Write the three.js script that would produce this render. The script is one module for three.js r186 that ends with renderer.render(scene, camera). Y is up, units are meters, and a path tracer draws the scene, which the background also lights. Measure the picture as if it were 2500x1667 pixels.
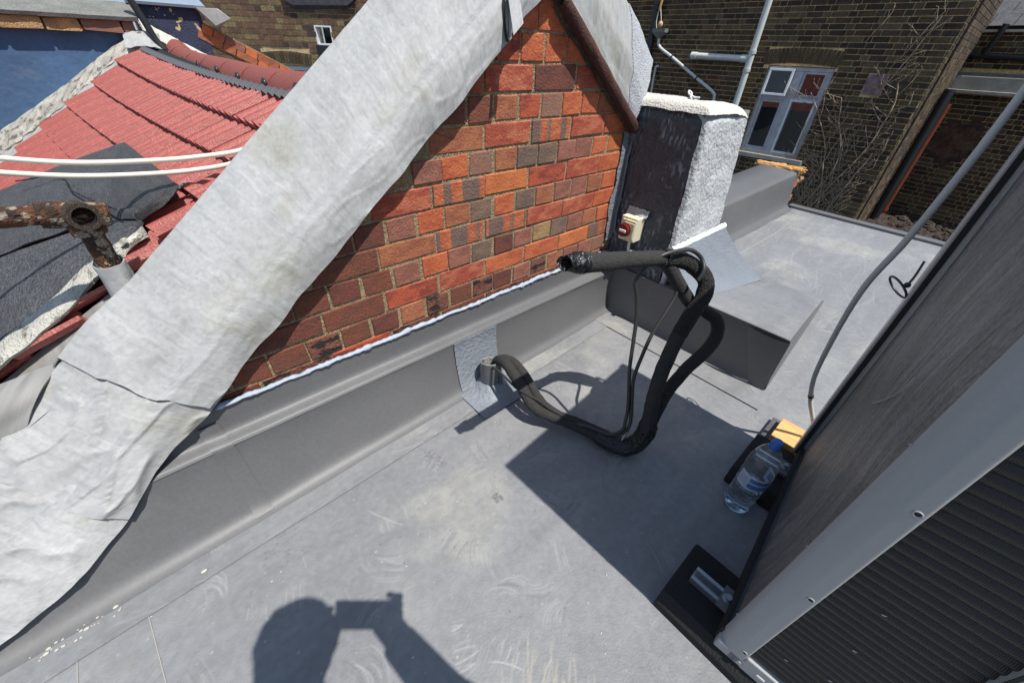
import * as THREE from 'three';
import { ConvexGeometry } from 'three/addons/geometries/ConvexGeometry.js';
import { RoundedBoxGeometry } from 'three/addons/geometries/RoundedBoxGeometry.js';
import { MarchingCubes } from 'three/addons/objects/MarchingCubes.js';
import { ImprovedNoise } from 'three/addons/math/ImprovedNoise.js';
import * as BGU from 'three/addons/utils/BufferGeometryUtils.js';

// ------------------------------------------------------------------ camera, sky, sun, exposure
const V = (x, y, z) => new THREE.Vector3(x, y, z);
const scene = new THREE.Scene();
const camera = new THREE.PerspectiveCamera(82.84, 1024 / 682, 0.01, 600);
const CAM = V(-1.689, 1.2, 1.063), FWD = V(0.546, -0.6, -0.585), RGT = V(0.748, 0.036, 0.662), UPV = V(0.376, 0.799, -0.468);
camera.position.copy(CAM); camera.up.copy(UPV); camera.lookAt(CAM.clone().add(FWD));
camera.updateMatrixWorld(true); camera.updateProjectionMatrix();
const SUN = V(0.02, 1, 0.48).normalize();
{ // clear summer sky with thin haze: pale towards the horizon, bluer overhead, brighter round the sun
  const w = 256, h = 128, d = new Float32Array(w * h * 4); for (let j = 0; j < h; j++) for (let i = 0; i < w; i++) {
    const el = ((j + 0.5) / h - 0.5) * Math.PI, az = ((i + 0.5) / w - 0.5) * 2 * Math.PI, x = Math.cos(el) * Math.cos(az), y = Math.sin(el), z = Math.cos(el) * Math.sin(az), t = Math.pow(Math.max(0, y), 0.55), c = Math.max(0, x * SUN.x + y * SUN.y + z * SUN.z), g = 0.32 * Math.pow(c, 8) + 0.5 * Math.pow(c, 60), k = (j * w + i) * 4;
    const H = [0.48, 0.57, 0.69], Z = [0.14, 0.25, 0.44]; for (let e = 0; e < 3; e++) d[k + e] = (H[e] + (Z[e] - H[e]) * t + g * [1, 0.98, 0.95][e]) * (y < 0 ? 0.45 : 1); d[k + 3] = 1; }
  const t = new THREE.DataTexture(d, w, h, THREE.RGBAFormat, THREE.FloatType); t.mapping = THREE.EquirectangularReflectionMapping; t.magFilter = t.minFilter = THREE.LinearFilter; t.needsUpdate = true; scene.background = t; scene.environment = t; }
const sun = new THREE.DirectionalLight(new THREE.Color(1, 0.96, 0.895), 5);
sun.position.copy(SUN.clone().multiplyScalar(30)); sun.castShadow = true; sun.shadow.mapSize.set(4096, 4096);
Object.assign(sun.shadow.camera, { left: -9, right: 9, top: 9, bottom: -9, near: 1, far: 80 });
scene.add(sun); scene.add(sun.target);
const renderer = new THREE.WebGLRenderer({ antialias: true });
renderer.toneMapping = THREE.LinearToneMapping; renderer.toneMappingExposure = 1.12;
renderer.shadowMap.enabled = true;

// ------------------------------------------------------------------ helpers
function RNG(s) { return () => { s |= 0; s = s + 0x6D2B79F5 | 0; let t = Math.imul(s ^ s >>> 15, 1 | s); t = t + Math.imul(t ^ t >>> 7, 61 | t) ^ t; return ((t ^ t >>> 14) >>> 0) / 4294967296; }; }
const rnd = RNG(20240611), rr = (a, b) => a + (b - a) * rnd();
const clamp = (x, a = 0, b = 1) => Math.min(b, Math.max(a, x)), lerp = (a, b, t) => a + (b - a) * t, smooth = (a, b, x) => { const t = clamp((x - a) / (b - a)); return t * t * (3 - 2 * t); };
const PN = new ImprovedNoise(), n3 = (x, y, z) => PN.noise(x + 31.7, y + 17.3, z + 5.1);
const taken = {};
const numbered = (n) => { const k = taken[n] = (taken[n] ?? -1) + 1; return k ? n + '_' + String(k).padStart(3, '0') : n; };
const ud = (o, label, category, group, kind) => { if (label) o.userData.label = label; if (category) o.userData.category = category; if (group) o.userData.group = group; if (kind) o.userData.kind = kind; return o; };
function thing(name, label, category, pos = [0, 0, 0], turn = 0, group) { const o = new THREE.Group(); o.name = numbered(name); o.position.set(...pos); o.rotation.y = turn; scene.add(o); return ud(o, label, category, group); }
function part(name, geo, mat, parent, label) { const m = new THREE.Mesh(Array.isArray(geo) ? merge(geo) : geo, mat); m.name = name; m.castShadow = m.receiveShadow = true; parent.add(m); if (label) m.userData.label = label; return m; }
function single(name, geo, mat, label, category, group) { const m = part(numbered(name), geo, mat, scene); return ud(m, label, category, group); }
function struct(name, geo, mat) { const m = part(numbered(name), geo, mat, scene); m.userData.kind = 'structure'; return m; }
function merge(list) { return BGU.mergeGeometries(list.map((g) => { let q = g.index ? g.toNonIndexed() : g.clone(); for (const k of Object.keys(q.attributes)) if (!['position', 'normal', 'uv'].includes(k)) q.deleteAttribute(k); if (!q.attributes.uv) q = uvBox(q); return q; })); }
function uvBox(g, s = 1, ou = 0, ov = 0) {   // uv in metres, by the way each face points
  g = g.index ? g.toNonIndexed() : g; const p = g.attributes.position, uv = new Float32Array(p.count * 2), a = V(), b = V(), c = V(), n = V();
  for (let i = 0; i < p.count; i += 3) {
    a.fromBufferAttribute(p, i); b.fromBufferAttribute(p, i + 1); c.fromBufferAttribute(p, i + 2); n.copy(b).sub(a).cross(c.clone().sub(a));
    const x = Math.abs(n.x), y = Math.abs(n.y), z = Math.abs(n.z);
    for (let k = 0; k < 3; k++) { const q = [a, b, c][k]; const [u, v] = y >= x && y >= z ? [q.x, q.z] : x >= z ? [q.z, q.y] : [q.x, q.y]; uv[(i + k) * 2] = u * s + ou; uv[(i + k) * 2 + 1] = v * s + ov; }
  }
  g.setAttribute('uv', new THREE.BufferAttribute(uv, 2)); return g;
}
const at = (g, x, y, z) => g.translate(x, y, z);
const box = (x0, x1, y0, y1, z0, z1) => uvBox(new THREE.BoxGeometry(x1 - x0, y1 - y0, z1 - z0).translate((x0 + x1) / 2, (y0 + y1) / 2, (z0 + z1) / 2));
const rbox = (x0, x1, y0, y1, z0, z1, r = 0.004, s = 2) => uvBox(new RoundedBoxGeometry(x1 - x0, y1 - y0, z1 - z0, s, Math.min(r, (x1 - x0) / 2.1, (y1 - y0) / 2.1, (z1 - z0) / 2.1)).translate((x0 + x1) / 2, (y0 + y1) / 2, (z0 + z1) / 2));
const cyl = (a, b, r, seg = 16, r2 = r) => { const d = b.clone().sub(a), g = new THREE.CylinderGeometry(r2, r, d.length(), seg, 1); g.applyQuaternion(new THREE.Quaternion().setFromUnitVectors(V(0, 1, 0), d.clone().normalize())); return g.translate((a.x + b.x) / 2, (a.y + b.y) / 2, (a.z + b.z) / 2); };
function tube(pts, r, seg = 60, rad = 12, wob = 0) {      // capped tube through points
  const cv = new THREE.CatmullRomCurve3(pts.map((p) => Array.isArray(p) ? V(...p) : p), false, 'centripetal'); const g = new THREE.TubeGeometry(cv, seg, r, rad, false); const len = cv.getLength();
  const uv = g.attributes.uv; for (let i = 0; i < uv.count; i++) uv.setXY(i, uv.getX(i) * len, uv.getY(i) * r * 6.283);
  if (wob) { const p = g.attributes.position, nn = g.attributes.normal; for (let i = 0; i < p.count; i++) { const w = wob * n3(p.getX(i) * 40, p.getY(i) * 40, p.getZ(i) * 40); p.setXYZ(i, p.getX(i) + nn.getX(i) * w, p.getY(i) + nn.getY(i) * w, p.getZ(i) + nn.getZ(i) * w); } }
  const caps = [[0, -1], [1, 1]].map(([t, s]) => { const c = new THREE.CircleGeometry(r, rad); c.applyQuaternion(new THREE.Quaternion().setFromUnitVectors(V(0, 0, 1), cv.getTangent(t).multiplyScalar(s))); const q = cv.getPoint(t); return c.translate(q.x, q.y, q.z); });
  return merge([g, ...caps]);
}
function sheet(nu, nv, f, th = 0, us = 1) {               // a sheet of points f(u,v), with thickness th below it; uv in metres
  const W = nu + 1, P = [], uv = []; for (let j = 0; j <= nv; j++) for (let i = 0; i <= nu; i++) P.push(f(i / nu, j / nv));
  const lu = [0], lv = [0]; const mj = nv >> 1, mi = nu >> 1, D = (a, b) => Math.hypot(a[0] - b[0], a[1] - b[1], a[2] - b[2]);
  for (let i = 1; i <= nu; i++) lu.push(lu[i - 1] + D(P[mj * W + i], P[mj * W + i - 1])); for (let j = 1; j <= nv; j++) lv.push(lv[j - 1] + D(P[j * W + mi], P[(j - 1) * W + mi]));
  for (let j = 0; j <= nv; j++) for (let i = 0; i <= nu; i++) uv.push(lu[i] * us, lv[j] * us);
  const idx = []; for (let j = 0; j < nv; j++) for (let i = 0; i < nu; i++) { const a = j * W + i; idx.push(a, a + 1, a + W, a + 1, a + W + 1, a + W); }
  const g = new THREE.BufferGeometry(); g.setAttribute('position', new THREE.Float32BufferAttribute(P.flat(), 3)); g.setAttribute('uv', new THREE.Float32BufferAttribute(uv, 2)); g.setIndex(idx); g.computeVertexNormals();
  if (!th) return g;
  const n = g.attributes.normal, B = P.map((p, i) => [p[0] - n.getX(i) * th, p[1] - n.getY(i) * th, p[2] - n.getZ(i) * th]);
  const g2 = new THREE.BufferGeometry(); g2.setAttribute('position', new THREE.Float32BufferAttribute(B.flat(), 3)); g2.setAttribute('uv', new THREE.Float32BufferAttribute(uv, 2)); const i2 = []; for (let k = 0; k < idx.length; k += 3) i2.push(idx[k], idx[k + 2], idx[k + 1]); g2.setIndex(i2); g2.computeVertexNormals();
  const ring = []; for (let i = 0; i < nu; i++) ring.push(i); for (let j = 0; j < nv; j++) ring.push(j * W + nu); for (let i = nu; i > 0; i--) ring.push(nv * W + i); for (let j = nv; j > 0; j--) ring.push(j * W);
  const ep = [], eu = []; ring.forEach((a, k) => { const b = ring[(k + 1) % ring.length]; for (const q of [P[a], B[a], P[b], P[b], B[a], B[b]]) { ep.push(...q); eu.push(q[0] * us, q[1] * us); } });
  const g3 = new THREE.BufferGeometry(); g3.setAttribute('position', new THREE.Float32BufferAttribute(ep, 3)); g3.setAttribute('uv', new THREE.Float32BufferAttribute(eu, 2)); g3.computeVertexNormals();
  return merge([g, g2, g3]);
}
function poly(pts, th, dir = [0, 1, 0]) {                  // flat-ish polygon of 3-D points (fan), with thickness along -dir
  const n = pts.length, top = [], bot = []; const c = pts.reduce((s, p) => [s[0] + p[0] / n, s[1] + p[1] / n, s[2] + p[2] / n], [0, 0, 0]); const o = dir.map((d) => -d * th), dn = (p) => [p[0] + o[0], p[1] + o[1], p[2] + o[2]], t = [];
  const a = V(...pts[0]).sub(V(...c)), b = V(...pts[1]).sub(V(...c)); const flip = a.cross(b).dot(V(...dir)) < 0; const q = flip ? [...pts].reverse() : pts;
  for (let i = 0; i < n; i++) { const p0 = q[i], p1 = q[(i + 1) % n]; t.push(c, p0, p1, dn(c), dn(p1), dn(p0), p0, dn(p0), p1, p1, dn(p0), dn(p1)); }
  const g = new THREE.BufferGeometry(); g.setAttribute('position', new THREE.Float32BufferAttribute(t.flat(), 3)); g.computeVertexNormals(); return uvBox(g);
}
function extrudeX(prof, x0, x1, nx = 1, wob = 0) {         // profile of [z, y] drawn along x
  return sheet(nx, prof.length - 1, (u, v) => { const k = Math.round(v * (prof.length - 1)), x = lerp(x0, x1, u), w = wob * n3(x * 6, k * 0.6, 2); return [x, prof[k][1] + w, prof[k][0] + w]; });
}

// ------------------------------------------------------------------ textures
function vnoise(seed) { const R = RNG(seed), T = new Float32Array(65536); for (let i = 0; i < 65536; i++) T[i] = R(); return (x, y, p, q = p) => { const xi = Math.floor(x), yi = Math.floor(y), fx = x - xi, fy = y - yi, sx = fx * fx * (3 - 2 * fx), sy = fy * fy * (3 - 2 * fy); const h = (a, b) => T[(((a % p + p) % p) * 157 + ((b % q + q) % q) * 311 + p * 13) & 65535]; const a = h(xi, yi), b = h(xi + 1, yi), c = h(xi, yi + 1), d = h(xi + 1, yi + 1); return a + (b - a) * sx + (c - a) * sy + (a - b - c + d) * sx * sy; }; }
const N = vnoise(77);
const fbm2 = (u, v, p, q, o) => { let s = 0, a = 0.5, t = 0; for (let i = 0; i < o; i++) { s += a * N(u * p + i * 7.3, v * q + i * 3.1, p, q); t += a; a *= 0.55; p *= 2; q *= 2; } return s / t; };
const fbm = (u, v, p, o) => { let s = 0, a = 0.5, t = 0; for (let i = 0; i < o; i++) { s += a * N(u * p + i * 7.3, v * p + i * 3.1, p); t += a; a *= 0.55; p *= 2; } return s / t; };   // tiles over 0..1
function tex(w, h, f, size = 1, srgb = true, sizeV = size) {
  const d = new Uint8Array(w * h * 4); for (let j = 0; j < h; j++) for (let i = 0; i < w; i++) { const c = f(i / w, j / h, i, j), k = (j * w + i) * 4; if (typeof c === 'number') d[k] = d[k + 1] = d[k + 2] = clamp(c) * 255; else { d[k] = clamp(c[0]) * 255; d[k + 1] = clamp(c[1]) * 255; d[k + 2] = clamp(c[2]) * 255; } d[k + 3] = 255; }
  return wrapTex(d, w, h, size, srgb, sizeV);
}
function wrapTex(d, w, h, size, srgb, sizeV = size) { const t = new THREE.DataTexture(d, w, h); t.wrapS = t.wrapT = THREE.RepeatWrapping; t.magFilter = THREE.LinearFilter; t.minFilter = THREE.LinearMipmapLinearFilter; t.generateMipmaps = true; if (srgb) t.colorSpace = THREE.SRGBColorSpace; t.repeat.set(1 / size, 1 / sizeV); t.needsUpdate = true; return t; }
const mix3 = (a, b, t) => [lerp(a[0], b[0], t), lerp(a[1], b[1], t), lerp(a[2], b[2], t)];
const mat = (o) => new THREE.MeshStandardMaterial(o), phys = (o) => new THREE.MeshPhysicalMaterial(o);
const lin = (r, g, b) => new THREE.Color().setRGB(r, g, b);

const bumpFine = tex(512, 512, (u, v) => fbm(u, v, 64, 3), 0.25, false);
const bumpGrain = tex(512, 512, (u, v) => 0.6 * fbm(u, v, 128, 2) + 0.4 * fbm(u, v, 12, 4), 0.5, false);
const bumpWide = tex(512, 512, (u, v) => fbm(u, v, 5, 5), 1.1, false);

// the roof membrane: scuffed grey PVC with footmarks, scratches and dusty patches (map 5.8 m x 2.9 m)
const FW_ = 5.8, FH_ = 2.9;
function paintFloor() {
  const w = 2048, h = 1024, F = new Float32Array(w * h * 3), R = RNG(991);
  for (let j = 0; j < h; j++) for (let i = 0; i < w; i++) {
    const u = i / w, v = j / h, a = fbm(u * 2, v, 4, 5), b = fbm(u * 2 + 0.37, v + 0.2, 10, 4), s = fbm(u * 2, v, 220, 2), st = fbm(u * 0.7, v * 3, 24, 3);
    let L = 0.5 + 0.085 * (a - 0.5) + 0.06 * (b - 0.5) + 0.055 * (s - 0.5) + 0.05 * (st - 0.5); const d = smooth(0.52, 0.72, fbm(u * 2 + 0.6, v + 0.5, 7, 4)) * (0.4 + 0.9 * fbm(u * 2, v, 90, 2));
    const k = (j * w + i) * 3; F[k] = L + 0.075 * d; F[k + 1] = L + 0.004 + 0.069 * d; F[k + 2] = L + 0.012 + 0.045 * d;
  }
  const dab = (x, y, r, c, al) => { const x0 = Math.floor(x - r - 1), x1 = Math.ceil(x + r + 1), y0 = Math.floor(y - r - 1), y1 = Math.ceil(y + r + 1); for (let j = y0; j <= y1; j++) for (let i = x0; i <= x1; i++) { const q = clamp(r + 0.6 - Math.hypot(i - x, j - y)) * al; if (q <= 0) continue; const k = (((j % h) + h) % h * w + ((i % w) + w) % w) * 3; for (let e = 0; e < 3; e++) F[k + e] += (c[e] - F[k + e]) * q; } };
  const px = w / FW_, line = (x, z, ang, len, bend, r, c, al) => { const n = Math.ceil(len * px * 1.2); for (let i = 0; i < n; i++) { const t = i / n; dab(x * px, z * px, r, c, al * Math.min(1, 6 * Math.min(t, 1 - t) + 0.2)); x += Math.cos(ang) * len / n; z += Math.sin(ang) * len / n; ang += bend / n; } };
  const pale = [0.7, 0.69, 0.68], dark = [0.36, 0.36, 0.38], warm = [0.62, 0.6, 0.55];
  for (let i = 0; i < 420; i++) line(R() * FW_, R() * FH_, R() * 6.28, 0.02 + 0.09 * R() * R(), (R() - 0.5) * 2.5, 0.3, pale, 0.08 + 0.3 * R() * R());
  for (let i = 0; i < 36; i++) line(R() * FW_, R() * FH_, R() * 6.28, 0.06 + 0.12 * R(), (R() - 0.5), 0.45, pale, 0.35 + 0.4 * R());
  for (let i = 0; i < 420; i++) { const x = R() * FW_, z = R() * FH_, a = R() * 6.28, nn = 3 + R() * 6, al = 0.04 + 0.1 * R(), b = (R() - 0.5) * 3; for (let q = 0; q < nn; q++) line(x + q * 0.009 * Math.cos(a + 1.57), z + q * 0.009 * Math.sin(a + 1.57), a + (R() - 0.5) * 0.2, 0.04 + 0.06 * R(), b, 0.8, R() < 0.75 ? pale : dark, al); }
  for (let i = 0; i < 2600; i++) dab(R() * w, R() * h, 0.3 + R() * 0.8, R() < 0.6 ? pale : dark, 0.15 + 0.5 * R());
  // what the photograph shows where it lies: grip-sole prints near the camera, a dark scrape, a light rubbed trail
  const sole = (x, z, a, L, al) => { for (let q = 0; q < 26; q++) { const s = (q / 25 - 0.5) * L, wd = 0.035 * (1 - Math.pow(Math.abs(q / 25 - 0.45) * 1.7, 3)); if (R() < 0.4) continue; line(x + s * Math.cos(a) - wd * Math.sin(a), z + s * Math.sin(a) + wd * Math.cos(a), a - 1.57 + (R() - 0.5) * 0.3, 2 * wd * (0.5 + R() * 0.5), (R() - 0.5) * 0.8, 0.6, R() < 0.5 ? pale : warm, al * (0.15 + 0.6 * R())); } };
  const X = (x) => x + 2.5, Z = (z) => z + 0.2;
  sole(X(-1.55), Z(0.82), 1.9, 0.22, 0.6); sole(X(-1.43), Z(0.9), 1.2, 0.2, 0.5); sole(X(-1.83), Z(0.38), 0.4, 0.2, 0.28); sole(X(-1.5), Z(0.36), 0.2, 0.16, 0.3); sole(X(-1.35), Z(0.55), 2.2, 0.2, 0.22);
  for (let i = 0; i < 90; i++) { const t = R(); dab(X(-1.33 + 0.05 * R() + 0.02 * t) * px, Z(0.2 + 0.1 * t) * px, 0.5 + R(), dark, 0.5 * R()); dab(X(-1.86 + 0.12 * R()) * px, Z(0.17 + 0.12 * R()) * px, 0.4 + R(), dark, 0.4 * R()); dab(X(-1.23 + 0.03 * R()) * px, Z(0.5 + 0.03 * R()) * px, 0.5 + R(), dark, 0.4 * R()); }
  for (let i = 0; i < 60; i++) line(X(-1.62 + 0.14 * R()), Z(0.98 + 0.2 * R()), -0.75 + 0.3 * (R() - 0.5), 0.08 + 0.14 * R(), 0.2 * (R() - 0.5), 0.9, warm, 0.12 + 0.2 * R());
  for (let i = 0; i < 240; i++) { const x = 0.9 + 2.3 * R(), z = 0.05 + 1.1 * R(); line(X(x), Z(z), (R() - 0.5) * 0.7, 0.1 + 0.35 * R(), (R() - 0.5) * 0.4, 1.6, R() < 0.6 ? [0.66, 0.65, 0.63] : [0.46, 0.47, 0.5], 0.02 + 0.05 * R()); }
  const d = new Uint8Array(w * h * 4); for (let i = 0; i < w * h; i++) { for (let e = 0; e < 3; e++) d[i * 4 + e] = clamp(F[i * 3 + e]) * 255; d[i * 4 + 3] = 255; }
  const t = wrapTex(d, w, h, FW_, true, FH_); t.offset.set(2.5 / FW_, 0.2 / FH_); return t;
}
const M = {};
M.floor = mat({ map: paintFloor(), roughness: 0.62, bumpMap: bumpGrain, bumpScale: 0.0012 });
const memTex = tex(1024, 1024, (u, v) => { const a = fbm(u, v, 4, 4), s = fbm(u, v, 200, 2), sp = fbm(u, v, 128, 1); const L = 0.37 + 0.04 * (a - 0.5) + 0.035 * (s - 0.5); return [L + 0.022, L + 0.022, L + 0.026]; }, 1.2);
M.mem = mat({ map: memTex, roughness: 0.5, bumpMap: bumpWide, bumpScale: 0.002 });
M.memDark = mat({ map: memTex, roughness: 0.4, bumpMap: bumpWide, bumpScale: 0.003 });
M.patch = mat({ map: tex(512, 512, (u, v) => { const s = fbm(u, v, 90, 3), a = fbm(u, v, 6, 4), L = 0.5 + 0.05 * (a - 0.5) + 0.06 * (s - 0.5); return [L - 0.005, L + 0.02, L + 0.05]; }, 0.6), roughness: 0.5, bumpMap: tex(512, 512, (u, v) => fbm(u, v * 1, 40, 3), 0.4, false), bumpScale: 0.004 });
M.sealant = mat({ color: lin(0.36, 0.42, 0.5), roughness: 0.6, bumpMap: bumpFine, bumpScale: 0.001 });
M.seam = mat({ color: lin(0.34, 0.33, 0.3), roughness: 0.7 });
const leadF = (u, v) => { const a = fbm(u, v, 3, 5), b = fbm(u, v, 9, 4), s = fbm(u, v, 160, 2), st = fbm2(u, v, 64, 8, 3), br = smooth(0.58, 0.75, fbm(u + 0.3, v + 0.6, 6, 5)); let L = 0.605 + 0.14 * (a - 0.5) + 0.08 * (b - 0.5) + 0.07 * (s - 0.5) + 0.035 * (st - 0.5) + 0.025 * smooth(0.6, 0.8, fbm2(u + 0.2, v, 90, 9, 3)) - 0.03 * smooth(0.58, 0.75, fbm2(u + 0.6, v, 120, 14, 3)); return [L + 0.004 - 0.03 * br, L + 0.006 - 0.035 * br, L + 0.004 - 0.06 * br]; };
M.lead = mat({ map: tex(1024, 1024, leadF, 1.3), roughness: 0.72, metalness: 0.0, bumpMap: tex(1024, 1024, (u, v) => 0.5 * fbm(u, v, 9, 4) + 0.5 * fbm(u, v, 60, 3), 1.0, false), bumpScale: 0.0022 });
M.leadOld = mat({ map: tex(512, 512, (u, v) => { const a = fbm(u, v, 4, 5), st = fbm2(u, v, 48, 6, 4), L = 0.56 + 0.16 * (a - 0.5) + 0.16 * (st - 0.5), w = smooth(0.45, 0.65, fbm(u + 0.4, v, 5, 4)); return [L, L - 0.006 - 0.008 * w, L - 0.016 - 0.03 * w]; }, 0.7), roughness: 0.65, metalness: 0.1, bumpMap: bumpWide, bumpScale: 0.006 });
M.silver = mat({ map: tex(512, 512, (u, v) => { const s = fbm(u, v, 60, 3), a = fbm(u, v, 6, 4), L = 0.72 + 0.14 * (s - 0.5) + 0.1 * (a - 0.5); return [L - 0.008, L, L + 0.004]; }, 0.5), roughness: 0.55, bumpMap: tex(512, 512, (u, v) => 0.7 * fbm(u, v, 48, 2) + 0.3 * fbm(u, v, 10, 3), 0.5, false), bumpScale: 0.006 });
M.silverGrit = mat({ map: tex(512, 512, (u, v) => { const s = fbm(u, v, 100, 2), q = s > 0.6 ? -0.3 * (s - 0.5) : 0.1 * (s - 0.5), L = 0.72 + q; return [L - 0.01, L, L + 0.02]; }, 0.4), roughness: 0.6, bumpMap: bumpFine, bumpScale: 0.006 });
M.coatDark = mat({ map: tex(512, 512, (u, v) => { const s = fbm(u, v, 40, 3), w = smooth(0.5, 0.72, fbm2(u, v, 60, 18, 3)) * smooth(0.42, 0.58, fbm(u, v, 5, 3)); const L = 0.28 + 0.1 * (s - 0.5) + 0.24 * w; return [L - 0.025, L, L + 0.03]; }, 0.5), roughness: 0.45, bumpMap: tex(512, 512, (u, v) => 0.5 * fbm(u, v, 40, 3) + 0.5 * fbm2(u, v, 30, 12, 3), 0.5, false), bumpScale: 0.014 });
M.mortarCap = mat({ map: tex(512, 512, (u, v) => { const s = fbm(u, v, 60, 3), L = 0.78 + 0.14 * (s - 0.5); return [L + 0.01, L - 0.005, L - 0.045]; }, 0.5), roughness: 0.9, bumpMap: bumpGrain, bumpScale: 0.006 });
M.mortar = mat({ map: tex(512, 512, (u, v) => { const s = fbm(u, v, 120, 2), a = fbm(u, v, 14, 4), L = 0.58 + 0.34 * (s - 0.5) + 0.2 * (a - 0.5); return [L, L * 0.88, L * 0.68]; }, 0.5), roughness: 0.95, bumpMap: bumpFine, bumpScale: 0.006 });
const brickTex = (c1, c2, k, stripes = 0, burnt = 0) => tex(256, 128, (u, v) => { let a = fbm(u + k * 0.13, v + k * 0.31, 5, 4), s = fbm(u + k * 0.2, v, 60, 2), q = smooth(0.35, 0.65, a); let c = mix3(c1, c2, q); if (stripes) { const z = fbm(u + k * 0.4, 0.5, stripes, 1); c = mix3(c, [0.36, 0.32, 0.3], smooth(0.52, 0.58, z) * 0.8); } if (burnt) c = mix3(c, [0.14, 0.1, 0.1], smooth(0.5, 0.6, fbm(u + 0.2, v + k * 0.1, 6, 4)) * burnt); const m = 0.86 + 0.34 * (s - 0.35); const g0 = (c[0] + c[1] + c[2]) / 3; return c.map((e) => (e + (g0 - e) * 0.14) * m * 1.16); }, 0.26, true, 0.13);
const brickBump = tex(256, 256, (u, v) => 0.65 * fbm(u, v, 44, 3) + 0.35 * fbm(u, v, 10, 3), 0.2, false);
const BK = {};
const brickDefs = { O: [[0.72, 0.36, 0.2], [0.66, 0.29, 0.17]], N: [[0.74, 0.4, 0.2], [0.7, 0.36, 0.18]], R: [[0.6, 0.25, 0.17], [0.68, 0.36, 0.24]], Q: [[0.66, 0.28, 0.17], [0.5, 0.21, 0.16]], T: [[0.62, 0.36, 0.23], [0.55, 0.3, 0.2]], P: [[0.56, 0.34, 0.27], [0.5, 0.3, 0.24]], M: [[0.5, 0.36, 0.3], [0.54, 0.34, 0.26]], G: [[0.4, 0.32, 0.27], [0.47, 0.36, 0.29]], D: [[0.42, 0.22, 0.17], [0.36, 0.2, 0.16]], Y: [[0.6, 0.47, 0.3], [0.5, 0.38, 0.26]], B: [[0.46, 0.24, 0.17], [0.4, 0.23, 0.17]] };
{ let i = 0; for (const [k, [a, b]] of Object.entries(brickDefs)) BK[k] = mat({ map: brickTex(a, b, ++i), roughness: 0.88, bumpMap: brickBump, bumpScale: 0.003 }); BK.S = mat({ map: brickTex([0.7, 0.38, 0.23], [0.66, 0.3, 0.18], 17, 7), roughness: 0.88, bumpMap: brickBump, bumpScale: 0.004 }); BK.K = mat({ map: brickTex([0.46, 0.27, 0.2], [0.42, 0.24, 0.19], 19, 0, 0.95), roughness: 0.85, bumpMap: brickBump, bumpScale: 0.006 }); BK.Z = mat({ map: M.patch.map, roughness: 0.7, bumpMap: brickBump, bumpScale: 0.003 }); }
M.tile = mat({ map: tex(512, 512, (u, v) => { const s = fbm(u, v, 120, 2), a = fbm(u, v, 7, 4), L = 1 + 0.24 * (s - 0.5) + 0.16 * (a - 0.5), sp = fbm(u + 0.5, v, 128, 1) > 0.9 ? 0.1 : 0; return [0.61 * L + sp, 0.325 * L + sp, 0.295 * L + sp]; }, 0.5), roughness: 0.5, bumpMap: bumpFine, bumpScale: 0.002 });
M.ridge = mat({ map: tex(512, 512, (u, v) => { const s = fbm(u, v, 140, 2), L = 1 + 0.4 * (s - 0.5); return [0.52 * L, 0.28 * L, 0.25 * L]; }, 0.5), roughness: 0.9, bumpMap: bumpFine, bumpScale: 0.003 });
M.felt = mat({ map: tex(512, 512, (u, v) => { const s = fbm(u, v, 128, 2), a = fbm(u, v, 6, 4), L = 0.27 + 0.34 * (s - 0.5) + 0.07 * (a - 0.5); return [L, L + 0.003, L + 0.015]; }, 0.45), roughness: 0.95, bumpMap: bumpFine, bumpScale: 0.004 });
M.blue = mat({ map: tex(512, 512, (u, v) => { const a = fbm(u, v, 5, 5), s = fbm(u, v, 80, 2), w = smooth(0.66, 0.8, fbm(u + 0.2, v, 9, 4)) * 0.4; const L = 1 + 0.24 * (a - 0.5) + 0.12 * (s - 0.5); return mix3([0.26 * L, 0.37 * L, 0.5 * L], [0.6, 0.62, 0.62], w * 0.35); }, 1.2), roughness: 0.75, bumpMap: bumpWide, bumpScale: 0.012 });
M.navy = mat({ map: tex(512, 512, (u, v) => { const a = fbm(u, v, 6, 5), p = fbm(u + 0.4, v + 0.1, 14, 4), s = fbm(u, v, 60, 2), L = 0.9 + 0.4 * (a - 0.5) + 0.3 * (s - 0.5); return p > 0.69 ? [0.78, 0.68, 0.5] : [0.19 * L, 0.22 * L, 0.33 * L]; }, 0.7), roughness: 0.7, bumpMap: bumpGrain, bumpScale: 0.006 });
M.fillet = mat({ map: tex(512, 512, (u, v) => { const a = fbm(u, v, 8, 5), b = fbm(u + 0.3, v, 20, 4), L = 0.7 + 0.3 * (a - 0.5), c = mix3([L, L * 0.985, L * 0.93], [0.36, 0.35, 0.31], smooth(0.55, 0.72, b) * 0.75); return c; }, 0.6), roughness: 0.9, bumpMap: bumpGrain, bumpScale: 0.01 });
M.stone = mat({ map: tex(512, 512, (u, v) => { const a = fbm(u, v, 7, 5), s = fbm(u, v, 70, 2), L = 0.72 + 0.3 * (a - 0.5) + 0.1 * (s - 0.5); return [L, L * 0.8, L * 0.56]; }, 0.5), roughness: 0.9, bumpMap: bumpGrain, bumpScale: 0.012 });
M.slab = mat({ map: tex(512, 512, (u, v) => { const s = fbm(u, v, 110, 2), a = fbm(u, v, 6, 4), L = 0.47 + 0.16 * (s - 0.5) + 0.12 * (a - 0.5); return [L, L, L * 0.96]; }, 0.6), roughness: 0.95, bumpMap: bumpFine, bumpScale: 0.004 });
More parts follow.
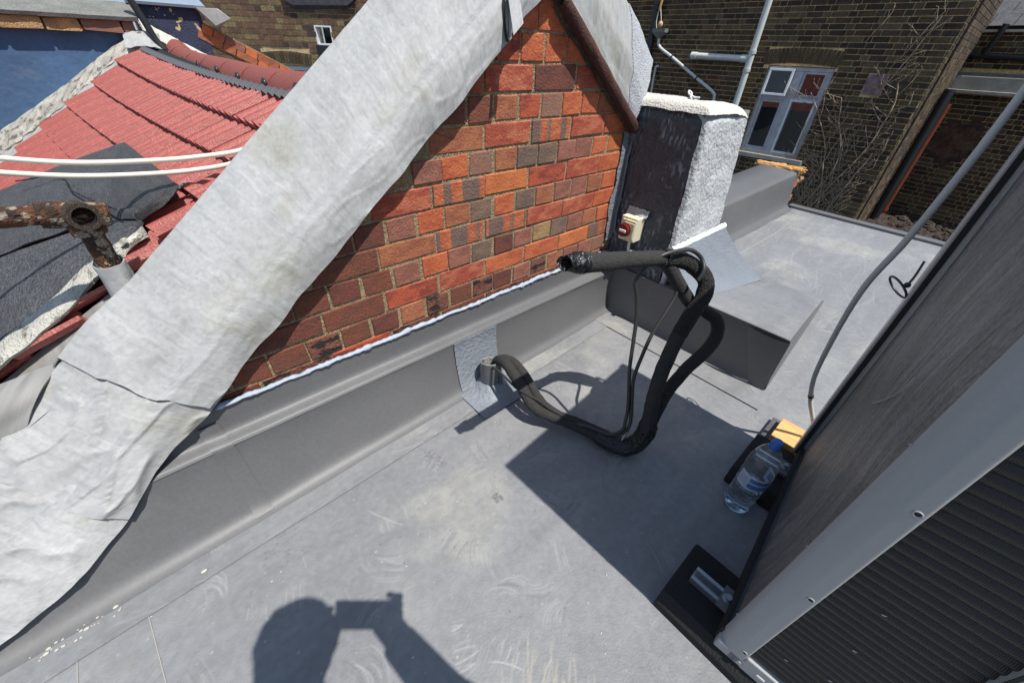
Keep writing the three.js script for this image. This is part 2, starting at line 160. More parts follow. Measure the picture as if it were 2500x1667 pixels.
M.foam = mat({ map: tex(256, 256, (u, v) => { const s = fbm(u, v, 90, 2), a = fbm(u, v, 8, 3), L = 0.19 + 0.06 * (s - 0.5) + 0.05 * (a - 0.5); return [L + 0.004, L, L - 0.004]; }, 0.15), roughness: 0.9, bumpMap: bumpFine, bumpScale: 0.003 });
M.foamCrinkle = mat({ color: lin(0.028, 0.027, 0.026), roughness: 0.85, bumpMap: tex(256, 256, (u, v) => Math.abs(fbm(u, v, 24, 2) - 0.5) * 2.4, 0.12, false), bumpScale: 0.012 });
M.tape = phys({ color: lin(0.012, 0.012, 0.013), roughness: 0.28, bumpMap: tex(256, 256, (u, v) => fbm2(u, v, 7, 14, 4), 0.1, false), bumpScale: 0.008 });
M.blackCable = mat({ color: lin(0.035, 0.034, 0.033), roughness: 0.45 });
M.greyCable = mat({ color: lin(0.48, 0.49, 0.48), roughness: 0.45 });
M.greenCable = mat({ color: lin(0.2, 0.26, 0.1), roughness: 0.45 });
M.paleCable = mat({ color: lin(0.72, 0.68, 0.58), roughness: 0.55 });
M.black = mat({ color: lin(0.012, 0.012, 0.013), roughness: 0.7 });
M.rubber = mat({ color: lin(0.012, 0.012, 0.012), roughness: 0.85, bumpMap: bumpFine, bumpScale: 0.002 });
M.rust = mat({ map: tex(512, 512, (u, v) => { const a = fbm(u, v, 8, 5), b = fbm(u + 0.4, v + 0.7, 14, 4), s = fbm(u, v, 70, 2); let c = mix3([0.2, 0.14, 0.1], [0.34, 0.21, 0.13], smooth(0.35, 0.65, a)); c = mix3(c, [0.62, 0.6, 0.54], smooth(0.55, 0.66, b) * 0.75); return c.map((e) => e * (0.75 + 0.5 * s)); }, 0.25), roughness: 0.9, bumpMap: bumpGrain, bumpScale: 0.01 });
M.acPaint = mat({ map: tex(256, 256, (u, v) => { const s = fbm(u, v, 90, 2), L = 0.63 + 0.025 * (s - 0.5); return [L - 0.008, L, L + 0.002]; }, 0.3), roughness: 0.38 });
M.alu = mat({ color: lin(0.5, 0.5, 0.5), roughness: 0.4, metalness: 0.6, bumpMap: bumpGrain, bumpScale: 0.0006 });
M.zinc = mat({ color: lin(0.42, 0.44, 0.46), roughness: 0.35, metalness: 0.8 });
M.fin = mat({ color: lin(0.035, 0.036, 0.034), roughness: 0.38, metalness: 0.4, bumpMap: tex(512, 64, (u) => (Math.sin(u * 6.2832 * 64) > 0.2 ? 1 : 0), 0.16, false), bumpScale: 0.0004 });
M.finBack = mat({ map: tex(1024, 1024, (u, v) => { const w = u + 0.05 * Math.sin(v * 6.283) + 0.05 * (fbm(u, v, 3, 3) - 0.5), g = fbm2(w, v, 48, 6, 3), s = fbm(u, v, 200, 1), L = 0.46 + 0.2 * (g - 0.5) + 0.14 * (s - 0.5); return [L, L - 0.004, L - 0.012]; }, 0.9), roughness: 0.55, metalness: 0.3, bumpMap: tex(512, 512, (u, v) => { const w = u + 0.05 * Math.sin(v * 6.283) + 0.05 * (fbm(u, v, 3, 3) - 0.5); return fbm2(w, v, 64, 8, 2); }, 0.9, false), bumpScale: 0.004 });
M.wood = mat({ map: tex(512, 512, (u, v) => { const g = fbm2(u, v, 24, 3, 4), s = fbm2(u, v, 120, 30, 2), L = 1 + 0.3 * (g - 0.5) + 0.16 * (s - 0.5); return [0.84 * L, 0.66 * L, 0.42 * L]; }, 0.2), roughness: 0.7, bumpMap: bumpFine, bumpScale: 0.001 });
M.timberDark = mat({ map: tex(512, 512, (u, v) => { const g = fbm2(u, v, 5, 40, 4), s = fbm(u, v, 60, 2), L = 0.9 + 0.5 * (g - 0.5) + 0.4 * (s - 0.5); return [0.3 * L, 0.17 * L, 0.13 * L]; }, 0.4), roughness: 0.8, bumpMap: bumpGrain, bumpScale: 0.006 });
M.grime = mat({ map: tex(512, 512, (u, v) => { const g = fbm(u, v, 10, 5), s = fbm(u, v, 80, 2), L = 0.3 + 0.2 * (g - 0.5) + 0.16 * (s - 0.5); return [L, L * 0.92, L * 0.76]; }, 0.4), roughness: 0.95, bumpMap: bumpGrain, bumpScale: 0.01 });
M.cream = mat({ color: lin(0.72, 0.67, 0.5), roughness: 0.4 });
M.redKnob = mat({ color: lin(0.16, 0.012, 0.014), roughness: 0.35 });
M.white = mat({ color: lin(0.75, 0.75, 0.75), roughness: 0.4 });
M.upvc = mat({ map: tex(256, 256, (u, v) => { const a = fbm(u, v, 8, 4), L = 0.88 + 0.1 * (a - 0.5); return [L - 0.01, L, L + 0.01]; }, 0.6), roughness: 0.4 });
M.upvcGrey = mat({ map: tex(256, 256, (u, v) => { const a = fbm(u, v, 10, 4), L = 0.68 + 0.16 * (a - 0.5); return [L, L + 0.01, L + 0.03]; }, 0.6), roughness: 0.5 });
M.pipeWhite = mat({ map: tex(256, 256, (u, v) => { const a = fbm(u, v, 6, 4), L = 0.8 + 0.14 * (a - 0.5); return [L - 0.02, L, L - 0.01]; }, 0.5), roughness: 0.45 });
M.pipeBlack = mat({ color: lin(0.02, 0.021, 0.024), roughness: 0.35 });
M.pane = phys({ color: lin(0.9, 0.93, 0.94), transmission: 1, thickness: 0, roughness: 0.02, ior: 1.45 });
M.room = mat({ color: lin(0.4, 0.39, 0.36), roughness: 0.9 });
M.slate = mat({ map: tex(256, 256, (u, v) => { const a = fbm(u, v, 8, 4), s = fbm(u, v, 60, 2), L = 0.34 + 0.12 * (a - 0.5) + 0.1 * (s - 0.5); return [L, L, L + 0.015]; }, 0.4), roughness: 0.8, bumpMap: bumpGrain, bumpScale: 0.004 });
M.copper = mat({ map: tex(256, 256, (u, v) => { const a = fbm(u, v, 8, 4), L = 0.9 + 0.5 * (a - 0.5); return [0.5 * L, 0.24 * L, 0.13 * L]; }, 0.3), roughness: 0.6, metalness: 0.2 });
M.vine = mat({ map: tex(128, 128, (u, v) => { const a = fbm(u, v, 20, 3), L = 0.62 + 0.3 * (a - 0.5); return [L, L * 0.9, L * 0.78]; }, 0.1), roughness: 0.9 });
M.concrete = mat({ map: tex(512, 512, (u, v) => { const a = fbm(u, v, 6, 5), s = fbm(u, v, 90, 2), L = 0.66 + 0.18 * (a - 0.5) + 0.12 * (s - 0.5); return [L, L * 0.98, L * 0.92]; }, 0.8), roughness: 0.9, bumpMap: bumpGrain, bumpScale: 0.006 });
M.dirt = mat({ map: tex(512, 512, (u, v) => { const a = fbm(u, v, 9, 5), s = fbm(u, v, 80, 2), L = 0.22 + 0.2 * (a - 0.5) + 0.14 * (s - 0.5); return [L * 1.15, L * 0.95, L * 0.85]; }, 0.9), roughness: 0.95, bumpMap: bumpGrain, bumpScale: 0.02 });
M.asphalt = mat({ color: lin(0.05, 0.05, 0.05), roughness: 0.95 });
M.pinkPanel = mat({ map: tex(256, 256, (u, v) => { const a = fbm(u, v, 6, 5), w = smooth(0.45, 0.6, fbm(u + 0.5, v, 5, 4)), c = mix3([0.62, 0.5, 0.49], [0.46, 0.4, 0.4], w); return c.map((e) => e * (0.85 + 0.4 * (a - 0.3))); }, 0.3), roughness: 0.8 });

// ------------------------------------------------------------------ the setting: ground, flat roof, upstands
struct('ground', uvBox(new THREE.PlaneGeometry(300, 300).rotateX(-Math.PI / 2).translate(0, -6.2, 0)), M.asphalt);
const roof = struct('flat_roof', uvBox((() => { const s = new THREE.Shape([[-6, -0.02], [3.28, -0.02], [3.2, 1.25], [3.06, 4.2], [-6, 4.2]].map((p) => new THREE.Vector2(p[0], -p[1]))); return new THREE.ShapeGeometry(s).rotateX(-Math.PI / 2); })()), M.floor);
part('building_wall', box(-5.9, 3.0, -6.2, -0.02, -0.28, 4.1), M.dirt, roof);
part('edge_trim', uvBox(poly([[3.2, 0.022, -0.05], [3.3, 0.022, -0.05], [3.2, 0.022, 1.6], [3.1, 0.022, 1.6]].map((p, i) => i === 2 ? [3.22, 0.022, 1.6] : i === 3 ? [3.12, 0.022, 1.6] : p), 0.14)), M.mem, roof);
const zf = (x) => 0.006 + 0.034 * Math.max(0, -x);                                     // the foot of the upstand runs slightly out of true
const lap = (x0, x1, f0, f1, y) => sheet(60, 3, (u, v) => { const x = lerp(x0, x1, u); return [x, y + 0.0015 * n3(x * 5, v * 2, 3), lerp(f0(x), f1(x), v)]; });
part('membrane_lap', lap(-3.4, 0.03, (x) => zf(x) + 0.02, (x) => zf(x) + 0.115 + 0.004 * n3(x * 3, 0, 7), 0.0045), M.floor, roof);
part('membrane_lap', sheet(3, 30, (u, v) => [lerp(-0.1, 0.02, u) + 0.1 * v * u, 0.0062, lerp(0.02, 0.93, v)]), M.floor, roof);
part('sealed_seam', [tube([[-2.114, 0.001, 0.18], [-2.106, 0.001, 0.28], [-2.095, 0.001, 0.42], [-2.08, 0.001, 0.7]], 0.0015, 20, 6), tube([[-2.249, 0.001, 0.185], [-2.247, 0.001, 0.3], [-2.24, 0.001, 0.6]], 0.0015, 20, 6)], M.seam, roof);
part('sealed_seam', tube([[1.32, 0.001, 0.14], [2.2, 0.001, 0.16], [3.1, 0.001, 0.1]], 0.0025, 20, 6), M.seam, roof);
// litter on the roof: small pale offcuts and chips
{ const R = RNG(55), g = []; for (let i = 0; i < 70; i++) { const x = -2.2 + 2.4 * R(), z = 0.12 + 0.9 * R(), s = 0.001 + 0.002 * R() * R(); g.push(at(new THREE.IcosahedronGeometry(s, 0).scale(1 + R(), 0.5, 1), x, 0.002, z)); } for (let i = 0; i < 26; i++) { const x = -2.33 + 0.17 * R(); g.push(at(new THREE.IcosahedronGeometry(0.0015 + 0.0035 * R() * R(), 0).scale(1.4, 0.4, 1), x, 0.006, zf(x) + 0.03 + 0.03 * R())); } g.push(at(new THREE.IcosahedronGeometry(0.008, 1).scale(1, 0.35, 0.6), -1.985, 0.007, 0.16)); const m = part(numbered('roof_litter'), g.map((q) => uvBox(q)), mat({ color: lin(0.5, 0.48, 0.42), roughness: 0.8 }), scene); ud(m, 'scattered pale chips and offcuts lying on the grey roof membrane', 'litter', null, 'stuff'); }

const dripPts = [[-3.2, -0.12], [-2.6, 0.02], [-2.335, 0.098], [-2.207, 0.135], [-2.064, 0.215], [-1.966, 0.29], [-1.83, 0.374], [-0.4, 1.503]];
const drip = (x) => { for (let i = 0; i < dripPts.length - 1; i++) if (x <= dripPts[i + 1][0]) { const [a, b] = [dripPts[i], dripPts[i + 1]]; return lerp(a[1], b[1], (x - a[0]) / (b[0] - a[0])); } return 1.503; };
// upstand along the gable: cove, vertical face, ledge, second vertical face up to the bricks
const skirtProf = [[0.075, 0.001], [0.05, 0.003], [0.028, 0.008], [0.012, 0.02], [0.004, 0.036], [0.0, 0.06], [-0.004, 0.1], [-0.007, 0.15], [-0.006, 0.2], [-0.002, 0.236], [0.002, 0.246], [0.001, 0.254], [-0.006, 0.259], [-0.018, 0.262], [-0.03, 0.266], [-0.038, 0.272], [-0.043, 0.284], [-0.045, 0.31], [-0.046, 0.34], [-0.047, 0.362]];
const upst = thing('roof_upstand', 'grey membrane upstand with ledge along the foot of the brick gable', 'upstand');
part('skirting', sheet(90, skirtProf.length - 1, (u, v) => { const k = Math.round(v * (skirtProf.length - 1)), [z, y] = skirtProf[k], x = lerp(-3.4, 0.045, u), q = 1 - clamp(y / 0.25); const e = 0.004 * n3(x * 3, y * 4, 1) + 0.002 * n3(x * 11, y * 9, 4); const yl = drip(x) + 0.015, under = x < -1.6 && y > yl; return [x, under ? yl + 0.02 * (y - yl) : y + (y > 0.23 ? 0.5 * e : 0), z + q * (zf(x) - 0.006) + (y > 0.03 ? e : 0) - (under ? 0.03 : 0)]; }), M.mem, upst);
part('welded_edge', tube(Array.from({ length: 40 }, (_, i) => { const x = lerp(-2.0, 0.02, i / 39); return [x, 0.25 + 0.002 * n3(x * 3, 1, 1), 0.0015 + 0.004 * n3(x * 3, 1, 1)]; }), 0.0026, 160, 6), M.mem, upst);
for (const sx of [-1.835]) part('membrane_joint', sheet(2, 14, (u, v) => { const k = lerp(2, 17, v), a = skirtProf[Math.floor(k)], b = skirtProf[Math.min(19, Math.floor(k) + 1)], f = k % 1, y = lerp(a[1], b[1], f), x = sx + 0.05 * u - 0.02 * v; return [x, y + 0.003, lerp(a[0], b[0], f) + (1 - clamp(y / 0.25)) * (zf(x) - 0.006) + 0.0035]; }), M.mem, upst);
part('sealant_bead', sheet(240, 6, (u, v) => { const x = lerp(-1.8, 0.0, u), a = v * Math.PI, r = 0.0055 + 0.006 * n3(x * 38, 0, 8) + 0.005 * n3(x * 95, 3, 8); return [x, 0.361 + 0.006 * n3(x * 20, 9, 1) - 1.15 * r * Math.cos(a), -0.052 + 0.012 * Math.sin(a) + 0.5 * r]; }), M.sealant, upst);

// lighter patch welded over upstand and floor round the duct
const pt = thing('membrane_patch', 'pale blue grey welded patch around the duct on upstand and floor', 'patch');
part('wall_patch', sheet(14, 12, (u, v) => { const k = lerp(3, 11, v), a = skirtProf[Math.floor(k)], b = skirtProf[Math.min(19, Math.floor(k) + 1)], f = k % 1, y = lerp(a[1], b[1], f), x = lerp(-1.02, -0.8, u); return [x, y, lerp(a[0], b[0], f) + (1 - clamp(y / 0.25)) * (zf(x) - 0.006) + 0.0065 + 0.0015 * n3(x * 40, y * 40, 1)]; }), M.patch, pt);
part('floor_patch', sheet(24, 16, (u, v) => { const x = lerp(lerp(-1.035, -1.035, v), lerp(-0.73, -0.73, v), u), z = lerp(0.045, 0.225, v), d = Math.hypot(x + 0.895, z - 0.09); return [x, 0.0105 + 0.0015 * n3(x * 40, z * 40, 2) + 0.045 * Math.pow(clamp(1 - (d - 0.045) / 0.07), 2), z]; }), M.patch, pt);
part('side_patch', sheet(6, 6, (u, v) => [lerp(-0.735, -0.79, v) + 0.03 * u, 0.0125, lerp(0.1, 0.235, u)]), M.patch, pt);

// the stub: a raised dark-faced box upstand that ramps down to the roof behind
const stub = thing('roof_step', 'raised grey membrane box ramping down to the roof below the chimney', 'upstand');
const stubTop = (u, v) => { const x = lerp(0.045, 1.22, u), zEnd = lerp(0.888, 0.81, u), z = lerp(-0.04, zEnd, v); return [x, lerp(0.282, 0.012, Math.pow(u, 1.05)) + 0.003 * n3(x * 4, z * 4, 5), z]; };
part('top_sheet', sheet(30, 24, stubTop, 0.004), M.floor, stub);
part('front_face', sheet(40, 14, (u, v) => { const z = lerp(0.0, 0.893, u), y = lerp(0.0, 0.281, v); const cove = 0.02 * Math.pow(1 - clamp(y / 0.05), 2); return [0.045 - cove + 0.008 * n3(z * 5, y * 5, 9) * Math.sin(Math.PI * v) + 0.012 * (1 - v), y, z]; }), M.memDark, stub);
part('side_face', sheet(24, 6, (u, v) => { const a = stubTop(u, 1); return [a[0] + 0.01 * (1 - v), lerp(0.001, a[1] - 0.001, v), a[2] + 0.012 * (1 - v) * (1 - v)]; }), M.mem, stub);
part('corner_dart', sheet(10, 8, (u, v) => { const y = lerp(0.004, 0.276, v), z = 0.896 - 0.17 * u * (0.4 + 0.6 * v); return [0.037 + 0.012 * (1 - v) - 0.006 - 0.01 * Math.sin(u * 3.1) * v, y, z]; }), M.memDark, stub);
part('edge_weld', tube([[0.043, 0.284, 0.0], [0.043, 0.285, 0.45], [0.044, 0.284, 0.888]], 0.0035, 30, 6), M.mem, stub);
part('apron', [sheet(14, 10, (u, v) => { const A = [lerp(0.04, 0.57, u), 0.475, 0.3], B = [lerp(0.04, 1.1, u), lerp(0.285, 0.05, u), 0.47]; const t = v; return [lerp(A[0], B[0], t), lerp(A[1], B[1], t) - 0.05 * Math.sin(Math.PI * t) * (1 - 0.5 * u), lerp(A[2], B[2], t)]; }, 0.004), sheet(8, 8, (u, v) => { const A = [0.57, 0.475, lerp(0.3, 0.1, u)], B = [lerp(1.1, 1.25, u), 0.05, lerp(0.47, 0.2, u)]; return [lerp(A[0], B[0], v), lerp(A[1], B[1], v) - 0.06 * Math.sin(Math.PI * v), lerp(A[2], B[2], v)]; }, 0.004)], M.patch, stub);
part('sealant_bead', sheet(60, 6, (u, v) => { const x = lerp(0.02, 0.575, u), a = v * Math.PI, r = 0.014 + 0.005 * n3(x * 30, 4, 1); return [x, 0.478 + 0.003 * n3(x * 30, 1, 1) - 1.2 * r * Math.cos(a), 0.295 + 0.016 * Math.sin(a)]; }), mat({ color: lin(0.72, 0.8, 0.82), roughness: 0.6 }), stub);

// far low parapet in line with the gable, membrane over broken brick
const para = thing('low_parapet', 'low grey membrane covered parapet leading to the roof edge', 'parapet');
part('membrane_cover', sheet(40, 10, (u, v) => { const x = lerp(0.95, 3.17, u), pr = [[0.02, 0.0], [-0.03, 0.008], [-0.055, 0.03], [-0.065, 0.1], [-0.07, 0.2], [-0.075, 0.29], [-0.085, 0.31], [-0.12, 0.318], [-0.25, 0.325], [-0.42, 0.33], [-0.44, 0.2]], [z, y] = pr[Math.round(v * 10)], q = 0.004 * n3(x * 6, y * 8, 2); return [x + 0.02 * (y > 0.3 ? n3(z * 9, 1, x) : 0), y * lerp(0.96, 1.1, u) + q, z + q]; }), M.mem, para);
part('wall_core', box(0.9, 3.16, -0.3, 0.29, -0.43, -0.09), M.dirt, para);
{ const R = RNG(8); for (let r = 0; r < 5; r++) for (let i = 0; i < 3; i++) { const y = -0.02 + r * 0.072, z = -0.415 + i * 0.112 + (r % 2) * 0.02; part('brick', uvBox(new ConvexGeometry(chamfPts(0.11 + 0.03 * R(), 0.062, 0.1, 0.006, R)).translate(3.17 + 0.05 * R(), y + 0.031, z + 0.052)), [BK.Y, BK.T, M.stone][Math.floor(R() * 3)], para); }
  const g = []; for (let i = 0; i < 90; i++) { const l = 0.08 + 0.2 * R(), a = (R() - 0.5) * 0.5; g.push(uvBox(new THREE.BoxGeometry(0.01 + 0.02 * R(), 0.004 + 0.008 * R(), l).rotateY(a).rotateX((R() - 0.5) * 0.2).translate(3.13 + 0.11 * R(), 0.35 + 0.022 * R(), -0.4 + 0.26 * R()))); }
  part('splintered_timber', g, M.wood, para, 'broken pale timber splinters at the parapet end');
  const g2 = []; for (let i = 0; i < 30; i++) { g2.push(uvBox(new THREE.BoxGeometry(0.03 + 0.05 * R(), 0.012 + 0.02 * R(), 0.012 + 0.03 * R()).rotateY(R() * 3).rotateZ(R() - 0.5).translate(3.2 + 0.07 * R(), 0.24 + 0.09 * R(), -0.36 + 0.3 * R()))); } part('broken_mortar', g2, M.stone, para); }

// ------------------------------------------------------------------ gable wall of orange bricks
function chamfPts(w, h, d, c, R, j = 0.004) { const p = []; for (const sx of [-1, 1]) for (const sy of [-1, 1]) for (const sz of [-1, 1]) { const k = 1 + (R() - 0.5) * 1.2, X = sx * w / 2 + (R() - 0.5) * j, Y = sy * h / 2 + (R() - 0.5) * j, Z = sz * d / 2; p.push(V(X - sx * c * k, Y, Z), V(X, Y - sy * c * k, Z), V(X - sx * c * 0.6, Y - sy * c * 0.6, Z), V(X, Y, Z - sz * c)); } return p; }
const gable = thing('gable_wall', 'orange brick gable wall in English bond under the lead coping', 'brick wall');
const rakeL = (x) => 1.806 + 0.79 * x, rakeR = (x) => 1.332 - 0.716 * (x + 0.493) + 0.03;
{ const s = new THREE.Shape(); s.moveTo(-2.3, -0.05); s.lineTo(0.1, -0.05); s.lineTo(0.1, rakeR(0.1) - 0.02); s.lineTo(-0.535, 1.37); s.lineTo(-2.3, rakeL(-2.3) - 0.01); part('mortar', uvBox(new THREE.ExtrudeGeometry(s, { depth: 0.215, bevelEnabled: false }).translate(0, 0, -0.28)), M.mortar, gable); }
const clip = (P, f) => { const o = []; for (let i = 0; i < P.length; i++) { const a = P[i], b = P[(i + 1) % P.length], fa = f(a), fb = f(b); if (fa >= 0) o.push(a); if ((fa >= 0) !== (fb >= 0)) { const t = fa / (fa - fb); o.push([lerp(a[0], b[0], t), lerp(a[1], b[1], t)]); } } return o; };
const beds = [1.335, 1.2525, 1.172, 1.089, 1.009, 0.929, 0.851, 0.774, 0.694, 0.617, 0.537, 0.459, 0.381, 0.302, 0.224, 0.146];
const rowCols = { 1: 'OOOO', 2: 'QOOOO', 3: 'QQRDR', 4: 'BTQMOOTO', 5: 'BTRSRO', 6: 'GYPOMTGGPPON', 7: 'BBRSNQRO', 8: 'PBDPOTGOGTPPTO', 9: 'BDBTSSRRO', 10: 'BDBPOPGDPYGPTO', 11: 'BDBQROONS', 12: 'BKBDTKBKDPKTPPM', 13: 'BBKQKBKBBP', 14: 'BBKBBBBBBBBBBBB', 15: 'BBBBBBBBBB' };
{ const R = RNG(404);
  for (let r = 1; r < beds.length; r++) {
    const y0 = beds[r] + 0.0042, y1 = beds[r - 1] - 0.0042, st = r % 2 === 1, pitch = st ? 0.2155 : 0.108, x0 = st ? -0.16 + pitch : -0.008; const list = [];
    for (let n = 0; ; n++) { const xb = Math.min(0.05, x0 - n * pitch - (n ? (R() - 0.5) * 0.008 : 0)), xa = x0 - (n + 1) * pitch; if (xb < -2.2) break; list.push([xa, xb]); }
    const cols = rowCols[r]; let idx = 0; const vis = list.filter(([a, b]) => Math.min(rakeL((a + b) / 2 + 0.03), rakeR((a + b) / 2)) > y0 + 0.01).reverse();
    for (const [xa, xb] of vis) {
      const g0 = 0.0042, j = () => (R() - 0.5) * 0.006; let P = [[xa + g0 + j(), y0 + j()], [xb - g0 + j(), y0 + j()], [xb - g0 + j(), y1 + j()], [xa + g0 + j(), y1 + j()]];
      P = clip(P, ([x, y]) => rakeL(x) - y); P = clip(P, ([x, y]) => rakeR(x) - y); if (P.length < 3) continue; const w = Math.max(...P.map((p) => p[0])) - Math.min(...P.map((p) => p[0])), hh = Math.max(...P.map((p) => p[1])) - Math.min(...P.map((p) => p[1])); if (w < 0.02 || hh < 0.015) continue;
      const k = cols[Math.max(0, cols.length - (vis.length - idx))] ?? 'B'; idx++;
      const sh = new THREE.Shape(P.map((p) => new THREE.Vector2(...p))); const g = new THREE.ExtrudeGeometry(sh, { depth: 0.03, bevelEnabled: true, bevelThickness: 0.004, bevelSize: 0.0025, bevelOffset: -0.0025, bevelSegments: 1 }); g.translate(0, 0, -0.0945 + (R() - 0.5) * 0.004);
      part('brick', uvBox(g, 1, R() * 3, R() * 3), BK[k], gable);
    }
  }
}
// under the right-hand slope: mortar fillet and rusty brown timber
part('paint_edge', sheet(10, 60, (u, v) => { const y = lerp(0.42, 0.93, v), x = lerp(-0.018 + 0.03 * n3(1, y * 14, 3), 0.045, u); return [x, y, -0.0535 + 0.002 * n3(x * 60, y * 60, 2)]; }), M.patch, gable, 'grey coating brushed over the brick ends beside the chimney');
part('verge_fillet', sheet(40, 5, (u, v) => { const x = lerp(-0.53, 0.035, u), y = rakeR(x); const pr = [[-0.054, -0.078], [-0.05, -0.058], [-0.044, -0.038], [-0.04, -0.02], [-0.04, 0], [-0.06, 0]], [z, d] = pr[Math.round(v * 5)]; return [x, y + d + 0.008 * n3(x * 14, v * 3, 1), z + 0.005 * n3(x * 20, v * 5, 6)]; }), M.grime, gable);
part('verge_board', sheet(40, 5, (u, v) => { const x = lerp(-0.53, 0.03, u), y = rakeR(x); const pr = [[-0.045, -0.065], [-0.022, -0.07], [-0.014, -0.062], [-0.012, -0.045], [-0.014, -0.028], [-0.045, -0.022]], [z, d] = pr[Math.round(v * 5)]; return [x, y + d + 0.003 * n3(x * 14, v * 3, 1), z + 0.004 * n3(x * 20, v * 5, 6)]; }), M.timberDark, gable, 'rusty brown verge board under the right hand slope');

// ------------------------------------------------------------------ lead coping
const copProf = [[-0.033, -0.034], [-0.034, -0.005], [-0.036, 0.026], [-0.042, 0.054], [-0.05, 0.078], [-0.06, 0.09], [-0.09, 0.096], [-0.11, 0.122], [-0.13, 0.158], [-0.15, 0.186], [-0.168, 0.203], [-0.2, 0.232], [-0.23, 0.26], [-0.262, 0.286], [-0.275, 0.28], [-0.3, 0.262]];
const coping = thing('lead_coping', 'dented grey lead sheets dressed over the sloping gable parapet', 'lead coping');
const skirtZ = (x, y) => { let i = 0; while (i < skirtProf.length - 2 && skirtProf[i + 1][1] < y) i++; const a = skirtProf[i], b = skirtProf[i + 1]; let z = lerp(a[0], b[0], clamp((y - a[1]) / (b[1] - a[1]))); for (const q of skirtProf) if (Math.abs(q[1] - y) < 0.012) z = Math.max(z, q[0]); return z + (1 - clamp(y / 0.25)) * (zf(x) - 0.006); };
function leadSheet(xa, xb, lift, seed, opt = {}) {
  const n = copProf.length - 1, nx = Math.round(Math.abs(xb - xa) * 130) + 6;
  return sheet(nx, n * 4, (u, v) => {
    const k = v * n, i = Math.min(n - 1, Math.floor(k)), f = k - i, z0 = lerp(copProf[i][0], copProf[i + 1][0], f), d0 = lerp(copProf[i][1], copProf[i + 1][1], f);
    const skew = (opt.skew ?? 0.1) * (v - 0.5), x = lerp(xa + skew, xb + (opt.skewB ?? 0.1) * (v - 0.5), u), edge = Math.pow(1 - v, 6), y = drip(x);
    const rg = 1 - Math.abs(n3(x * 6 + v * 2.5, v * 5 - x * 2, seed + 8)) * 2, w = 0.005 * n3(x * 4, v * 3, seed) + 0.0022 * n3(x * 13, v * 8, seed + 3) + 0.0012 * n3(x * 34, v * 22, seed + 5) + (opt.rough ?? 0.003) * Math.max(0, rg) ** 9 + 0.014 * Math.exp(-Math.abs(x - xa) / 0.02) * (opt.flare ?? 0), ew = edge * (0.014 * n3(x * 7, 0, seed) + 0.006 * n3(x * 19, 3, seed)), low = smooth(-1.85, -2.15, x);
    const yy = y + d0 * (1 - 0.04 * low) + lift + w + ew * 0.8 + (opt.extra ? opt.extra(x, v) : 0); let zz = z0 + w + edge * 0.012 * n3(x * 9, 5, seed) + lift * 0.6; zz += low * (0.022 + 0.036 * smooth(0.5, 0.12, v)) + smooth(0.34, 0.05, v) * Math.max(0, skirtZ(x, clamp(yy, 0.02, 0.24)) + 0.004) * low; return [x + w * 0.5, yy, zz]; return [x + w * 0.5, y + d0 * (1 - 0.04 * low) + lift + w + ew * 0.8 + (opt.extra ? opt.extra(x, v) : 0), z0 + w + edge * 0.012 * n3(x * 9, 5, seed) + 0.022 * low + lift * 0.6 + (opt.ez ? opt.ez(x, v) : 0)];
  }, 0.0032);
}
part('lead_sheet', leadSheet(-3.1, -2.12, 0.0, 1.3, { rough: 0.01, skew: -0.26, skewB: -0.26, extra: (x, v) => 0.016 * Math.exp(-Math.pow((v - 0.38 - 0.35 * (x + 2.2)) / 0.06, 2)) }), M.lead, coping);
part('lead_sheet', leadSheet(-2.19, -1.86, 0.013, 4.7, { rough: 0.01, flare: 0.6, skew: -0.26, skewB: -0.26, extra: (x, v) => 0.012 * n3(x * 9, v * 6, 2) * (1 - v) }), M.lead, coping);
part('lead_sheet', leadSheet(-1.93, -0.745, 0.028, 7.9, { flare: 0.5, skew: -0.26, skewB: -0.02, extra: (x, v) => (x < -1.7 ? 0.02 * Math.exp(-Math.pow((x + 1.79) / 0.03, 2)) * Math.exp(-Math.pow((v - 0.1) / 0.08, 2)) : 0) }), M.lead, coping);
part('lead_sheet', leadSheet(-0.76, -0.53, 0.036, 11.1, { skew: -0.02, skewB: 0 }), M.lead, coping);
// the clip at the joint and the dark line of the lap
part('lead_clip', sheet(4, 6, (u, v) => { const x = -0.785 + 0.035 * u + 0.02 * v, y = drip(x) + lerp(0.02, 0.105, v) + 0.012, z = lerp(0.05, -0.005, v); return [x, y + 0.004, z - 0.004]; }, 0.003), M.lead, coping, 'small folded lead clip at the sheet joint');
part('lap_edge', tube(Array.from({ length: 9 }, (_, i) => { const k = i / 8 * 13, a = copProf[Math.floor(k)], x = -0.757 - 0.012 * Math.sin(i * 0.9) + 0.001 * i; return [x, drip(x) + a[1] + 0.034, a[0] + 0.022]; }), 0.004, 40, 6), M.black, coping);
